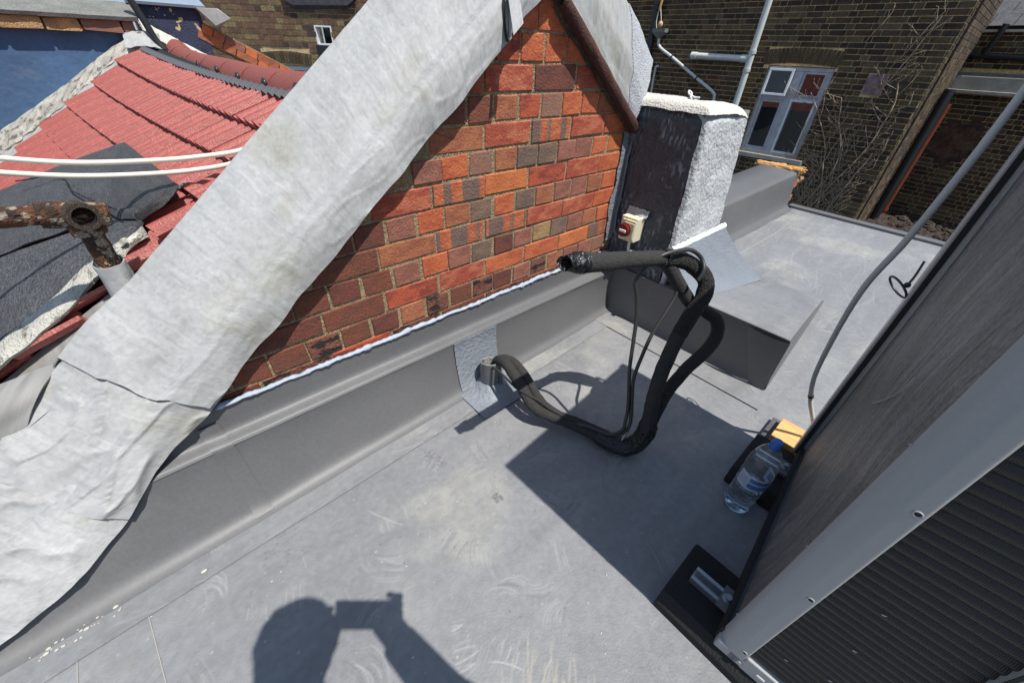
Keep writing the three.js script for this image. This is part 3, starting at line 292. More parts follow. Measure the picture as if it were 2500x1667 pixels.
// right-hand slope
const ripR = (x) => 1.332 - 0.716 * (x + 0.493);
const copR = [[-0.02, -0.008], [-0.021, 0.015], [-0.024, 0.048], [-0.027, 0.085], [-0.03, 0.122], [-0.045, 0.17], [-0.06, 0.22], [-0.078, 0.275], [-0.098, 0.325], [-0.13, 0.33], [-0.3, 0.31]];
const rightSheet = (xa, xb, lift, m) => part('lead_sheet', sheet(46, 40, (u, v) => { const k = v * 10, i = Math.min(9, Math.floor(k)), f = k - i, z = lerp(copR[i][0], copR[i + 1][0], f), d = lerp(copR[i][1], copR[i + 1][1], f), x = lerp(xa, xb(d), u), w = 0.004 * n3(x * 7, v * 5, 21) + 0.002 * n3(x * 20, v * 14, 3); return [x + w, ripR(x) + d + w + lift, z + w + lift]; }, 0.0032), m, coping);
rightSheet(-0.54, (d) => -0.06 + 0.1 * d, 0.0, M.lead); rightSheet(-0.075, (d) => 0.0 + 0.5 * d, 0.003, M.silverGrit);
// lead behind the coping at the lower left: curled flap and old gutter pieces
part('lead_flap', sheet(20, 14, (u, v) => { const A = [lerp(-2.3, -2.03, u), lerp(0.5, 0.515, u) - 0.03 * Math.pow(1 - u, 2), -0.27], B = [lerp(-2.32, -2.15, u), lerp(0.385, 0.405, u), -0.21 + 0.02 * u]; const b = Math.sin(Math.PI * v) * 0.022; return [lerp(A[0], B[0], v), lerp(A[1], B[1], v) + b, lerp(A[2], B[2], v) + b + 0.006 * n3(u * 4, v * 4, 9)]; }, 0.004), M.leadOld, coping, 'curled old lead flap at the lower end');
part('lead_gutter', sheet(90, 8, (u, v) => { const x = lerp(-2.9, -1.2, u), t = (-1.169 - x) / 0.14, ya = drip(x) + 0.256, yb = 1.01 - 0.0801 * t + 0.004; return [x, lerp(ya, yb, v) - 0.012 * Math.sin(Math.PI * v) + 0.005 * n3(x * 8, v * 5, 4), lerp(-0.295, -0.43, v)]; }, 0.004), M.leadOld, coping);

// ------------------------------------------------------------------ chimney stump with silver paint
const chim = thing('chimney_stump', 'squat chimney stump, rough silver paint in front and dark coating on its side', 'chimney', [0, 0, 0]);
{ const C = (y) => { const t = clamp((y - 0.3) / 0.725); return { x0: lerp(0.05, 0.028, t), x1: lerp(0.575, 0.4, Math.pow(t, 0.8)), z0: -0.35, z1: lerp(0.293, 0.288, t) }; };
  const rough = (x, y, z, s) => 0.006 * n3(x * 9, y * 9, z * 9 + s) + 0.0025 * n3(x * 28, y * 28, z * 28 + s) + 0.0018 * n3(x * 90, y * 90, z * 90);
  const R0 = 0.022;
  part('front_coat', sheet(90, 110, (u, v) => { const y = lerp(0.28, 1.03, v), c = C(y); let x = lerp(c.x0, c.x1, u), z = c.z1; const dx = x - c.x0; if (dx < R0) { const a = 1 - dx / R0; z -= R0 * (1 - Math.sqrt(Math.max(0, 1 - a * a))); } const b = smooth(0.99, 1.03, y); const w = rough(x, y, z, 1) + 0.006 * Math.sin(y * 26 - x * 14) * smooth(0.7, 0.45, y); return [x, y, z + w - 0.03 * b * b]; }), M.silver, chim, 'rough silver painted front face');
  part('side_coat', sheet(70, 100, (u, v) => { const y = lerp(0.27, 1.03, v), c = C(y); const z = lerp(c.z0, c.z1 - R0 - 0.002, u); const b = smooth(0.98, 1.03, y), w = rough(c.x0, y, z, 5); return [c.x0 - w + 0.012 * b * b + R0 * 0 , y, z]; }), M.coatDark, chim, 'dark grey bitumen coated side face');
  part('back_coat', sheet(10, 10, (u, v) => { const y = lerp(0.0, 1.03, v), c = C(Math.max(0.3, y)); return [c.x1, y, lerp(c.z1, c.z0, u)]; }), M.silver, chim);
  part('capping', sheet(50, 46, (u, v) => { const x = lerp(0.02, 0.412, u), z = lerp(-0.36, 0.292, v); const e = Math.min(1, Math.min(u, 1 - u, 1 - v) * 14); return [x + 0.008 * n3(z * 9, 1, 1), 1.028 + 0.034 * Math.sqrt(e) + 0.012 * (1 - v) + 0.006 * n3(x * 10, z * 10, 3) + 0.003 * n3(x * 40, z * 40, 3) - 0.03 * Math.pow(u, 3), z + 0.006 * n3(x * 12, 3, 2)]; }), M.mortarCap, chim, 'pale mortar capping on top');
  part('core', box(0.07, 0.39, 0.0, 1.02, -0.34, 0.26), M.mortarCap, chim);
  part('paint_spill', sheet(10, 30, (u, v) => { const y = lerp(0.46, 0.93, v), z = -0.05 + 0.02 * u; return [lerp(0.035, 0.026, u) - 0.002, y, z + 0.006 * n3(y * 14, 1, 1)]; }), M.patch, chim);
}
{ const t = thing('cable_clip', 'small white cable end lying on the chimney capping', 'cable clip', [0.17, 1.064, 0.12]); part('clip_body', tube([[-0.03, 0.004, 0.02], [-0.005, 0.007, 0.0], [0.015, 0.02, -0.01], [0.006, 0.028, -0.02], [-0.006, 0.018, -0.01], [0.02, 0.006, 0.005], [0.05, 0.004, 0.012]], 0.0035, 40, 8), M.white, t); part('clip_base', rbox(-0.015, 0.04, 0, 0.006, -0.008, 0.02, 0.002), M.slab, t); }

// isolator switch on the chimney's dark side
const sw = thing('isolator_switch', 'cream isolator switch with dark red rotary knob on the chimney side', 'switch', [0.03, 0.466, 0.03]);
part('housing', rbox(-0.058, 0.012, 0, 0.118, 0, 0.09, 0.005), M.cream, sw);
{ const f = part('front_cover', rbox(-0.066, -0.0575, 0.012, 0.106, 0.012, 0.088, 0.003), M.cream, sw); part('cover_screw', cyl(V(-0.06, 0.006, 0.045), V(-0.056, 0.006, 0.045), 0.003, 8), M.zinc, f); part('cover_screw', cyl(V(-0.062, 0.112, 0.03), V(-0.056, 0.112, 0.03), 0.003, 8), M.zinc, f); part('dial_plate', rbox(-0.0695, -0.0655, 0.022, 0.094, 0.03, 0.084, 0.002), mat({ color: lin(0.68, 0.62, 0.4), roughness: 0.4 }), f); }
{ const k = part('knob', [cyl(V(-0.088, 0.056, 0.037), V(-0.069, 0.056, 0.037), 0.029, 28), cyl(V(-0.07, 0.056, 0.037), V(-0.066, 0.056, 0.037), 0.033, 28)], M.redKnob, sw); part('handle', rbox(-0.094, -0.0875, 0.05, 0.062, 0.02, 0.056, 0.002), M.white, k); }
part('cable_tail', tube([[-0.02, 0.002, 0.05], [-0.022, -0.03, 0.05], [-0.015, -0.06, 0.052], [0.02, -0.07, 0.06]], 0.0075, 20, 8), M.white, sw);
part('packing', sheet(30, 8, (u, v) => [0.0 + 0.012 * n3(u * 6, v * 3, 2), lerp(0.118, 0.15, v) + 0.006 * n3(u * 9, 1, 1), lerp(-0.01, 0.105, u)].map((e, i) => i === 0 ? 0.004 - 0.02 * (1 - v) * (1 - v) + 0.004 * n3(u * 12, v * 5, 3) : e)), M.silverGrit, sw);

// ------------------------------------------------------------------ duct, drooping pipe bundle and foam-lagged line set
const duct = thing('duct_stub', 'short round duct wrapped in grey membrane beside the upstand', 'duct', [-0.895, 0, 0.088]);
part('sleeve', sheet(40, 14, (u, v) => { const a = u * 6.2832, top = 0.15 + 0.014 * Math.cos(a + 2.2), y = lerp(0.0, top, v), r = 0.046 + 0.012 * Math.pow(1 - clamp(y / 0.05), 2) + 0.0015 * n3(Math.cos(a) * 3, y * 30, Math.sin(a) * 3); return [Math.cos(a) * r, y, -Math.sin(a) * r]; }), M.memDark, duct);
part('rim', sheet(40, 4, (u, v) => { const a = u * 6.2832, top = 0.15 + 0.014 * Math.cos(a + 2.2), b = v * Math.PI, r = 0.0435 - 0.0028 * Math.cos(Math.PI - b); return [Math.cos(a) * r, top + 0.0028 * Math.sin(b), -Math.sin(a) * r]; }), M.patch, duct);
part('inner_lining', sheet(32, 4, (u, v) => { const a = -u * 6.2832, y = lerp(0.03, 0.151 + 0.014 * Math.cos(a + 2.2), v); return [Math.cos(a) * 0.0408, y, -Math.sin(a) * 0.0408]; }), M.fillet, duct);
part('membrane_fold', [tube([[0.012, 0.006, 0.052], [0.012, 0.06, 0.049], [0.011, 0.14, 0.047]], 0.004, 16, 6), tube([[0.016, 0.006, 0.062], [0.02, 0.03, 0.052], [0.02, 0.1, 0.046]], 0.003, 16, 6)], M.memDark, duct);

const lines = thing('insulated_pipes', 'black foam lagged refrigerant pipes rising in a loop with taped sealed end', 'pipes');
part('pipe_run', tube([[-0.879, 0.06, 0.09], [-0.881, 0.13, 0.102], [-0.882, 0.176, 0.13], [-0.887, 0.19, 0.174], [-0.895, 0.172, 0.236], [-0.898, 0.15, 0.282], [-0.906, 0.125, 0.327], [-0.9, 0.098, 0.365], [-0.863, 0.072, 0.419], [-0.823, 0.054, 0.473], [-0.788, 0.042, 0.55], [-0.766, 0.036, 0.625], [-0.754, 0.036, 0.668], [-0.73, 0.05, 0.7], [-0.716, 0.085, 0.718], [-0.706, 0.14, 0.722], [-0.695, 0.209, 0.717]], 0.0225, 160, 16, 0.002), M.foam, lines);
part('pipe_run', tube([[-0.867, 0.07, 0.09], [-0.865, 0.14, 0.105], [-0.862, 0.18, 0.14], [-0.856, 0.188, 0.185], [-0.856, 0.17, 0.242], [-0.86, 0.148, 0.29], [-0.862, 0.118, 0.33], [-0.856, 0.09, 0.37], [-0.83, 0.06, 0.425], [-0.79, 0.044, 0.485], [-0.757, 0.036, 0.56], [-0.735, 0.034, 0.63], [-0.72, 0.04, 0.672], [-0.7, 0.06, 0.7], [-0.688, 0.1, 0.716], [-0.668, 0.16, 0.72], [-0.652, 0.196, 0.718]], 0.0185, 160, 16, 0.002), M.foam, lines);
part('elbow_wrap', tube([[-0.772, 0.042, 0.585], [-0.757, 0.038, 0.645], [-0.742, 0.042, 0.685], [-0.718, 0.065, 0.708], [-0.704, 0.105, 0.72], [-0.69, 0.16, 0.721]], 0.0335, 70, 18, 0.004), M.tape, lines, 'taped bundle at the bend on the roof');
part('pipe_run', tube([[-0.7, 0.19, 0.719], [-0.679, 0.288, 0.701], [-0.648, 0.364, 0.687], [-0.588, 0.479, 0.676], [-0.56, 0.525, 0.676]], 0.024, 90, 16, 0.0015), M.foam, lines);
part('pipe_bend', tube([[-0.585, 0.484, 0.676], [-0.543, 0.552, 0.678], [-0.508, 0.598, 0.68], [-0.494, 0.641, 0.666], [-0.515, 0.682, 0.623], [-0.561, 0.708, 0.588], [-0.609, 0.715, 0.568]], 0.025, 100, 18, 0.003), M.foamCrinkle, lines, 'wrinkled foam round the upper bend');
part('pipe_run', tube([[-0.672, 0.16, 0.72], [-0.645, 0.205, 0.716], [-0.603, 0.264, 0.712], [-0.542, 0.341, 0.724], [-0.467, 0.407, 0.743], [-0.432, 0.45, 0.742], [-0.428, 0.494, 0.724], [-0.452, 0.522, 0.691], [-0.498, 0.554, 0.649], [-0.542, 0.615, 0.614], [-0.581, 0.676, 0.583], [-0.602, 0.706, 0.567]], 0.0215, 160, 16, 0.0015), M.foam, lines);
part('pipe_run', tube([[-0.59, 0.712, 0.57], [-0.651, 0.727, 0.566], [-0.844, 0.779, 0.574], [-1.0, 0.826, 0.597], [-1.085, 0.855, 0.611]], 0.0225, 100, 18, 0.001), M.foam, lines, 'straight foam lagged pipe pointing out to the free end');
part('tape_wrap', tube([[-0.578, 0.708, 0.575], [-0.6, 0.716, 0.567], [-0.632, 0.722, 0.566]], 0.0262, 30, 18, 0.006), M.tape, lines);
part('taped_end', (() => { const a = V(-1.075, 0.852, 0.61), d = V(-0.06, 0.0165, 0.003), ax = d.clone().normalize(), e1 = V(0, 1, 0).cross(ax).normalize(), e2 = ax.clone().cross(e1); return sheet(36, 30, (u, v) => { const t = Math.min(1, v * 1.25), q = u * 6.2832, cr = 0.0035 * n3(Math.cos(q) * 4, v * 14, Math.sin(q) * 4) + 0.0018 * n3(q * 6, v * 26, 2), r = lerp(0.0236, 0.0165, smooth(0.25, 0.75, t)) + cr - (v > 0.8 ? (v - 0.8) / 0.2 * 0.013 : 0), back = v > 0.8 ? (v - 0.8) / 0.2 * 0.02 : 0, w = a.clone().addScaledVector(d, t + 0.1 * n3(q, 1, 5)).addScaledVector(ax, -back).addScaledVector(e1, Math.cos(q) * r * 1.12).addScaledVector(e2, Math.sin(q) * r * 0.92); return w.toArray(); }); })(), M.tape, lines, 'shiny black tape sealing the free pipe end');
for (const q of [[[-0.655, 0.3, 0.735], [-0.672, 0.308, 0.7]], [[-0.565, 0.315, 0.72], [-0.58, 0.32, 0.71]], [[-0.71, 0.135, 0.735], [-0.69, 0.14, 0.72]]]) part('tape_seam', tube([q[0], [lerp(q[0][0], q[1][0], 0.5) - 0.012, lerp(q[0][1], q[1][1], 0.5) + 0.01, lerp(q[0][2], q[1][2], 0.5) + 0.006], q[1]], 0.0018, 10, 6), M.tape, lines);

const cab = [['control_cable', 'thin black control cable arching over the joint of the lagged pipes', M.blackCable, 0.0062, [[-0.83, 0.05, 0.45], [-0.79, 0.075, 0.56], [-0.768, 0.085, 0.63], [-0.752, 0.13, 0.662], [-0.742, 0.165, 0.658], [-0.731, 0.22, 0.647], [-0.733, 0.372, 0.615], [-0.721, 0.469, 0.596], [-0.707, 0.55, 0.577], [-0.709, 0.614, 0.561], [-0.722, 0.66, 0.552], [-0.712, 0.7, 0.556], [-0.665, 0.742, 0.579], [-0.615, 0.752, 0.6], [-0.55, 0.742, 0.616], [-0.521, 0.716, 0.64], [-0.53, 0.69, 0.66], [-0.545, 0.66, 0.66]]],
  ['power_cable', 'second thin black cable leaning towards the loop of the pipes', M.blackCable, 0.0062, [[-0.78, 0.076, 0.6], [-0.752, 0.095, 0.655], [-0.738, 0.145, 0.674], [-0.722, 0.21, 0.657], [-0.719, 0.336, 0.632], [-0.686, 0.409, 0.622], [-0.65, 0.479, 0.617], [-0.611, 0.532, 0.618], [-0.567, 0.589, 0.617], [-0.556, 0.62, 0.612]]]];
for (const [n, l, m, r, p] of cab) { const t = thing(n, l, 'cable'); part('sheath', tube(p, r, 160, 10), m, t); }
{ const t = thing('earth_wires', 'thin grey and green wires standing in the pipe elbow', 'wires'); [[M.greyCable, 0], [M.greenCable, 0.008], [M.greyCable, 0.014]].forEach(([m, o]) => part('wire', tube([[-0.745 + o, 0.07, 0.668], [-0.732 + o, 0.13, 0.672], [-0.722 + o * 0.9, 0.18, 0.664], [-0.719 + o * 0.3, 0.23, 0.652], [-0.72, 0.255, 0.648]], 0.003, 40, 6), m, t)); }
{ const t = thing('duct_cable', 'thin grey cable coming out of the duct along the lagged bundle', 'cable'); part('sheath', tube([[-0.905, 0.08, 0.1], [-0.92, 0.152, 0.128], [-0.922, 0.166, 0.16], [-0.921, 0.158, 0.221], [-0.923, 0.155, 0.285], [-0.912, 0.15, 0.327], [-0.888, 0.132, 0.366], [-0.866, 0.108, 0.41], [-0.838, 0.085, 0.456], [-0.818, 0.07, 0.49]], 0.0055, 80, 8), M.foam, t); }

// ------------------------------------------------------------------ outdoor unit on rubber feet
const AC = thing('air_conditioner', 'tall grey outdoor air conditioning unit with dark coil faces', 'air conditioner', [-1.085, 0.1, 1.18], 0.0785);   // local x along the back face, z through its depth
const AW = 0.80, AD = 0.34, AH = 1.43;
part('back_coil', (() => { const g = sheet(40, 60, (u, v) => [lerp(0.031, AW - 0.02, u), lerp(0.02, AH - 0.02, v), 0.012 - 0.002 * n3(u * 5, v * 6, 2)]); g.attributes.position.needsUpdate = true; return g; })(), M.finBack, AC, 'dark grey finned back face with brushed dents');
part('coil_core', box(0.02, AW - 0.02, 0.015, AH - 0.01, 0.02, AD - 0.02), M.black, AC);
part('corner_post', sheet(16, 1, (u, v) => { const pr = [[0.028, 0.02], [0.028, 0.01], [0.0275, 0.003], [0.026, 0.0008], [0.0235, 0.001], [0.0163, 0.0045], [0.0095, 0.0095], [0.0046, 0.0164], [0.0012, 0.0245], [0.0, 0.033], [0.0, 0.04], [0.0, 0.046], [0.0, 0.05], [0.0, 0.055], [0.0, 0.0575], [0.001, 0.06], [0.006, 0.06]], [x, z] = pr[Math.round(u * 16)]; return [x, lerp(-0.035, AH, v), z]; }), M.acPaint, AC, 'pale grey rounded corner post');
{ const p = AC.children[AC.children.length - 1]; for (const y of [0.03, 0.33, 0.62, 0.9, 1.15]) { part('post_hole', cyl(V(-0.0012, y, 0.05), V(0.001, y, 0.05), 0.0042, 12), M.black, p); part('hole_rim', new THREE.TorusGeometry(0.0048, 0.0012, 6, 16).rotateY(Math.PI / 2).translate(-0.0006, y, 0.05), M.acPaint, p); } part('post_screw', cyl(V(-0.004, -0.02, 0.056), V(0.001, -0.02, 0.056), 0.006, 12), M.zinc, p); for (const y of [0.1, 0.42, 0.7]) part('post_screw', cyl(V(0.024, y, -0.002), V(0.024, y, 0.003), 0.0022, 8), M.zinc, p); }
{ const pitch = 0.0212; for (let i = 0; i < 66; i++) { const y = 0.03 + i * pitch; part('coil_row', sheet(12, 8, (u, v) => { const z = lerp(0.06, 0.245, u), a = (v - 0.5) * Math.PI; return [0.013 - 0.004 * Math.cos(a), y + pitch * (v - 0.5), z]; }), M.fin, AC); } }
part('rear_post', [rbox(-0.001, 0.06, -0.035, AH, 0.25, AD, 0.008), box(0.002, 0.02, 0.0, AH, 0.242, 0.2495)], M.acPaint, AC);
part('coil_gasket', box(0.0005, 0.012, 0.0, AH, 0.2425, 0.2475), M.black, AC);
part('base_tray', [rbox(-0.001, 0.02, -0.04, 0.018, 0.06, AD, 0.004), rbox(0.0, AW, -0.04, -0.001, 0.0, AD, 0.006)], M.acPaint, AC);
{ const q = AC.children[AC.children.length - 1]; for (const z of [0.1, 0.15, 0.2]) part('tray_slot', rbox(-0.0022, 0.002, -0.018, -0.008, z - 0.009, z + 0.009, 0.002), M.white, q); }
part('back_edge_strip', [box(0.02, AW - 0.02, -0.001, 0.022, -0.004, 0.006), box(0.02, AW - 0.02, -0.0345, 0.0, -0.0045, 0.0)], M.black, AC);
part('far_frame', [rbox(AW - 0.012, AW + 0.028, -0.035, AH, -0.016, 0.03, 0.003), rbox(AW - 0.034, AW - 0.012, -0.03, AH, -0.006, 0.02, 0.003)], M.alu, AC, 'worn aluminium edge strip on the far side');
{ const f = AC.children[AC.children.length - 1]; for (const y of [0.28, 0.56, 0.8, 1.05]) part('frame_slot', rbox(AW - 0.029, AW - 0.017, y, y + 0.045, -0.0085, -0.004, 0.003), M.black, f); part('frame_lip', box(AW - 0.041, AW - 0.035, -0.01, AH, -0.012, 0.0), M.black, f); }
part('casing', [rbox(0.0, AW + 0.012, AH, AH + 0.012, -0.006, AD + 0.01, 0.004), rbox(AW, AW + 0.012, -0.03, AH, 0.031, AD, 0.004), rbox(0.061, AW, -0.03, AH, AD - 0.012, AD, 0.004)], M.acPaint, AC);
{ const R = RNG(3); for (let i = 0; i < 4; i++) part('fin_dent', sheet(5, 3, (u, v) => { const y = 0.1 + 0.42 * ((i * 37) % 10) / 10, z = 0.1 + 0.02 * ((i * 13) % 6); return [0.0082 - 0.002 * Math.sin(u * 3.1) * Math.sin(v * 3.1), y + 0.002 * v + 0.003 * u, z + 0.006 * u]; }), M.alu, AC); part('fin_dent', tube([[0.42, 0.5, 0.0085], [0.36, 0.55, 0.008], [0.3, 0.62, 0.009], [0.29, 0.66, 0.0095]], 0.0012, 20, 6), M.alu, AC); }
{ const t = thing('cable_tie', 'black cable tie loop hanging on the unit edge strip', 'cable tie', [-0.272, 0.7, 1.1]); part('loop', new THREE.TorusGeometry(0.034, 0.0032, 8, 40).scale(1, 0.62, 1).rotateY(0.9).rotateZ(0.7).translate(0.008, 0.022, -0.026), M.pipeBlack, t); part('tail', tube([[0.0, 0.03, -0.012], [0.012, 0.06, -0.01], [0.02, 0.1, -0.012]], 0.0028, 12, 6), M.pipeBlack, t); part('knot', at(new THREE.IcosahedronGeometry(0.008, 1), 0.004, 0.035, -0.012), M.pipeBlack, t); }

function foot(x0, x1, z0, label) {
  const t = thing('rubber_foot', label, 'support foot', [(x0 + x1) / 2, 0, z0], 0, 'rubber feet under the air conditioner'); const w = (x1 - x0) / 2;
  const s = new THREE.Shape([[-w, 0], [w, 0], [w, 0.028], [w - 0.022, 0.062], [-w + 0.022, 0.062], [-w, 0.028]].map((p) => new THREE.Vector2(...p)));
  part('block', uvBox(new THREE.ExtrudeGeometry(s, { depth: 0.52, bevelEnabled: true, bevelSize: 0.006, bevelThickness: 0.008, bevelSegments: 2, bevelOffset: -0.006 }).translate(0, 0.001, 0.008)), M.rubber, t);
  const r = part('channel_rail', [box(-0.021, -0.0185, 0.0625, 0.084, 0.035, 0.5), box(0.0185, 0.021, 0.0625, 0.084, 0.035, 0.5), box(-0.0183, 0.0183, 0.0625, 0.0645, 0.035, 0.5), box(-0.0183, -0.011, 0.0818, 0.084, 0.035, 0.5), box(0.011, 0.0183, 0.0818, 0.084, 0.035, 0.5)], M.zinc, t);
  part('foot_bracket', rbox(-0.034, 0.034, 0.0845, 0.0875, 0.108, 0.17, 0.001), M.memDark, t);
  const b = part('bolt', cyl(V(0, 0.089, 0.124), V(0, 0.102, 0.124), 0.0085, 6), M.zinc, t); part('washer', cyl(V(0, 0.0876, 0.124), V(0, 0.0895, 0.124), 0.0125, 20), M.zinc, b); return t;
}
foot(-1.092, -0.862, 1.035, 'black rubber foot with channel rail nearest the camera, under the unit');
foot(-0.555, -0.285, 0.985, 'black rubber foot behind the water bottle, under the unit');
{ const t = thing('timber_block', 'short pale sawn timber block beside the far rubber foot', 'timber block', [-0.19, 0.0225, 1.02]); part('block', rbox(-0.068, 0.062, 0.0, 0.03, 0.0, 0.3, 0.003), M.wood, t); }
{ const t = thing('packing_pad', 'flat dark grey packing pad under the timber block', 'pad', [-0.18, 0.001, 0.995]); part('pad', rbox(-0.07, 0.07, 0, 0.0205, -0.005, 0.2, 0.003), M.slate, t); }
{ const t = thing('metal_strip', 'pale metal strip lying between far foot and timber block', 'metal strip', [-0.275, 0.002, 1.0]); part('strip', rbox(-0.006, 0.006, 0.0, 0.03, -0.005, 0.2, 0.0015), M.acPaint, t); }
{ const t = thing('flexible_conduit', 'grey flexible conduit rising from the roof behind the unit', 'conduit'); part('conduit', tube([[-0.2, 0.06, 1.2], [-0.17, 0.07, 1.15], [-0.215, 0.194, 1.086], [-0.258, 0.276, 1.057], [-0.285, 0.367, 1.034], [-0.325, 0.515, 1.02], [-0.432, 0.759, 1.017], [-0.461, 0.888, 1.035], [-0.479, 1.029, 1.048], [-0.474, 1.181, 1.056], [-0.46, 1.4, 1.06], [-0.44, 1.55, 1.1], [-0.42, 1.56, 1.2]], 0.0072, 160, 12, 0.0004), M.greyCable, t); part('collar', [tube([[-0.26, 0.282, 1.0555], [-0.263, 0.292, 1.0525]], 0.0088, 3, 12)], M.blackCable, t); }

// water bottle
const bottle = thing('water_bottle', 'clear plastic water bottle with blue cap standing beside the unit', 'bottle', [-0.613, 0.001, 1.055], 0.5);
{ const L = (p, s = 40) => new THREE.LatheGeometry(p.map((q) => new THREE.Vector2(...q)), s);
  const prof = [[0.001, 0.012], [0.018, 0.006], [0.03, 0.0], [0.038, 0.004], [0.0425, 0.016], [0.0435, 0.034]]; for (let i = 0; i < 14; i++) { const y = 0.04 + i * 0.0105; prof.push([0.0435 - (i % 3 === 1 ? 0.0026 : 0), y]); } prof.push([0.0435, 0.195], [0.0435, 0.215], [0.042, 0.235], [0.037, 0.258], [0.029, 0.28], [0.0185, 0.296], [0.0135, 0.301], [0.0132, 0.312]);
  part('shell', L(prof, 48), phys({ color: lin(0.93, 0.96, 0.99), transmission: 0.93, thickness: 0, roughness: 0.08, ior: 1.5 }), bottle);
  const wp = [[0.0005, 0.0135], [0.018, 0.0075], [0.03, 0.0018], [0.0368, 0.0055], [0.0412, 0.0165], [0.0422, 0.034]]; for (let i = 0; i < 8; i++) wp.push([0.0422 - (i % 3 === 1 ? 0.0026 : 0), 0.04 + i * 0.0105]); wp.push([0.0422, 0.1235], [0.0005, 0.124]);
  part('water', L(wp, 48), phys({ color: lin(1, 1, 1), transmission: 1, thickness: 0.08, roughness: 0.0, ior: 1.33, attenuationColor: new THREE.Color(0.62, 0.8, 0.95), attenuationDistance: 0.25 }), bottle);
  const cv = document.createElement('canvas'); cv.width = 512; cv.height = 128; const c = cv.getContext('2d'); c.fillStyle = '#c9d2df'; c.fillRect(0, 0, 512, 128); c.fillStyle = '#5b7fb4'; c.fillRect(120, 16, 190, 96); c.fillRect(390, 30, 90, 66); c.fillStyle = '#dfe6ee'; c.fillRect(120, 58, 190, 10); c.fillRect(0, 0, 512, 8); c.fillRect(0, 120, 512, 8); c.fillStyle = '#8f9fb8'; for (let i = 0; i < 9; i++) c.fillRect(330, 24 + i * 9, 44, 3); for (let i = 0; i < 6; i++) c.fillRect(18, 30 + i * 12, 80, 4);
  const ct = new THREE.CanvasTexture(cv); ct.colorSpace = THREE.SRGBColorSpace; part('label', new THREE.LatheGeometry([[0.0441, 0.135], [0.0443, 0.165], [0.0441, 0.192]].map((q) => new THREE.Vector2(...q)), 32, 3.3, 3.6), phys({ map: ct, roughness: 0.4, transmission: 0.25, thickness: 0 }), bottle);
  const cap = part('cap', L([[0.0005, 0.327], [0.0135, 0.3268], [0.0152, 0.3245], [0.0155, 0.306], [0.0148, 0.303]], 32), mat({ color: lin(0.05, 0.16, 0.5), roughness: 0.4 }), bottle); part('tamper_ring', new THREE.TorusGeometry(0.0152, 0.0014, 6, 32).rotateX(Math.PI / 2).translate(0, 0.3, 0), mat({ color: lin(0.05, 0.16, 0.5), roughness: 0.4 }), cap);
}

// ------------------------------------------------------------------ neighbour's red tiled roof, felt, far party wall
const farX = [-1.324, -1.508, -1.719, -1.946, -2.158, -2.362], farY = [1.086, 0.988, 0.839, 0.704, 0.553, 0.413];
const nearP = (s) => [-1.169 - 0.14 * s, 1.01 - 0.0801 * s];
const farP = (s) => { if (s >= 5) return [-2.362 - 0.2073 * (s - 5), 0.413 - 0.1433 * (s - 5)]; const i = clamp(Math.floor(s), 0, 4), f = s - i; return [lerp(farX[i], farX[i + 1], f), lerp(farY[i], farY[i + 1], f)]; };
const roofPt = (t, s) => { const a = nearP(s), b = farP(s); return [lerp(a[0], b[0], t), lerp(a[1], b[1], t) - 0.12 * Math.max(0, t) * Math.max(0, 1 - t) * 0.9, lerp(-0.598, -4.048, t)]; };
const tiles = thing('tiled_roof', 'red corrugated concrete tile roof of the neighbouring house', 'roof');
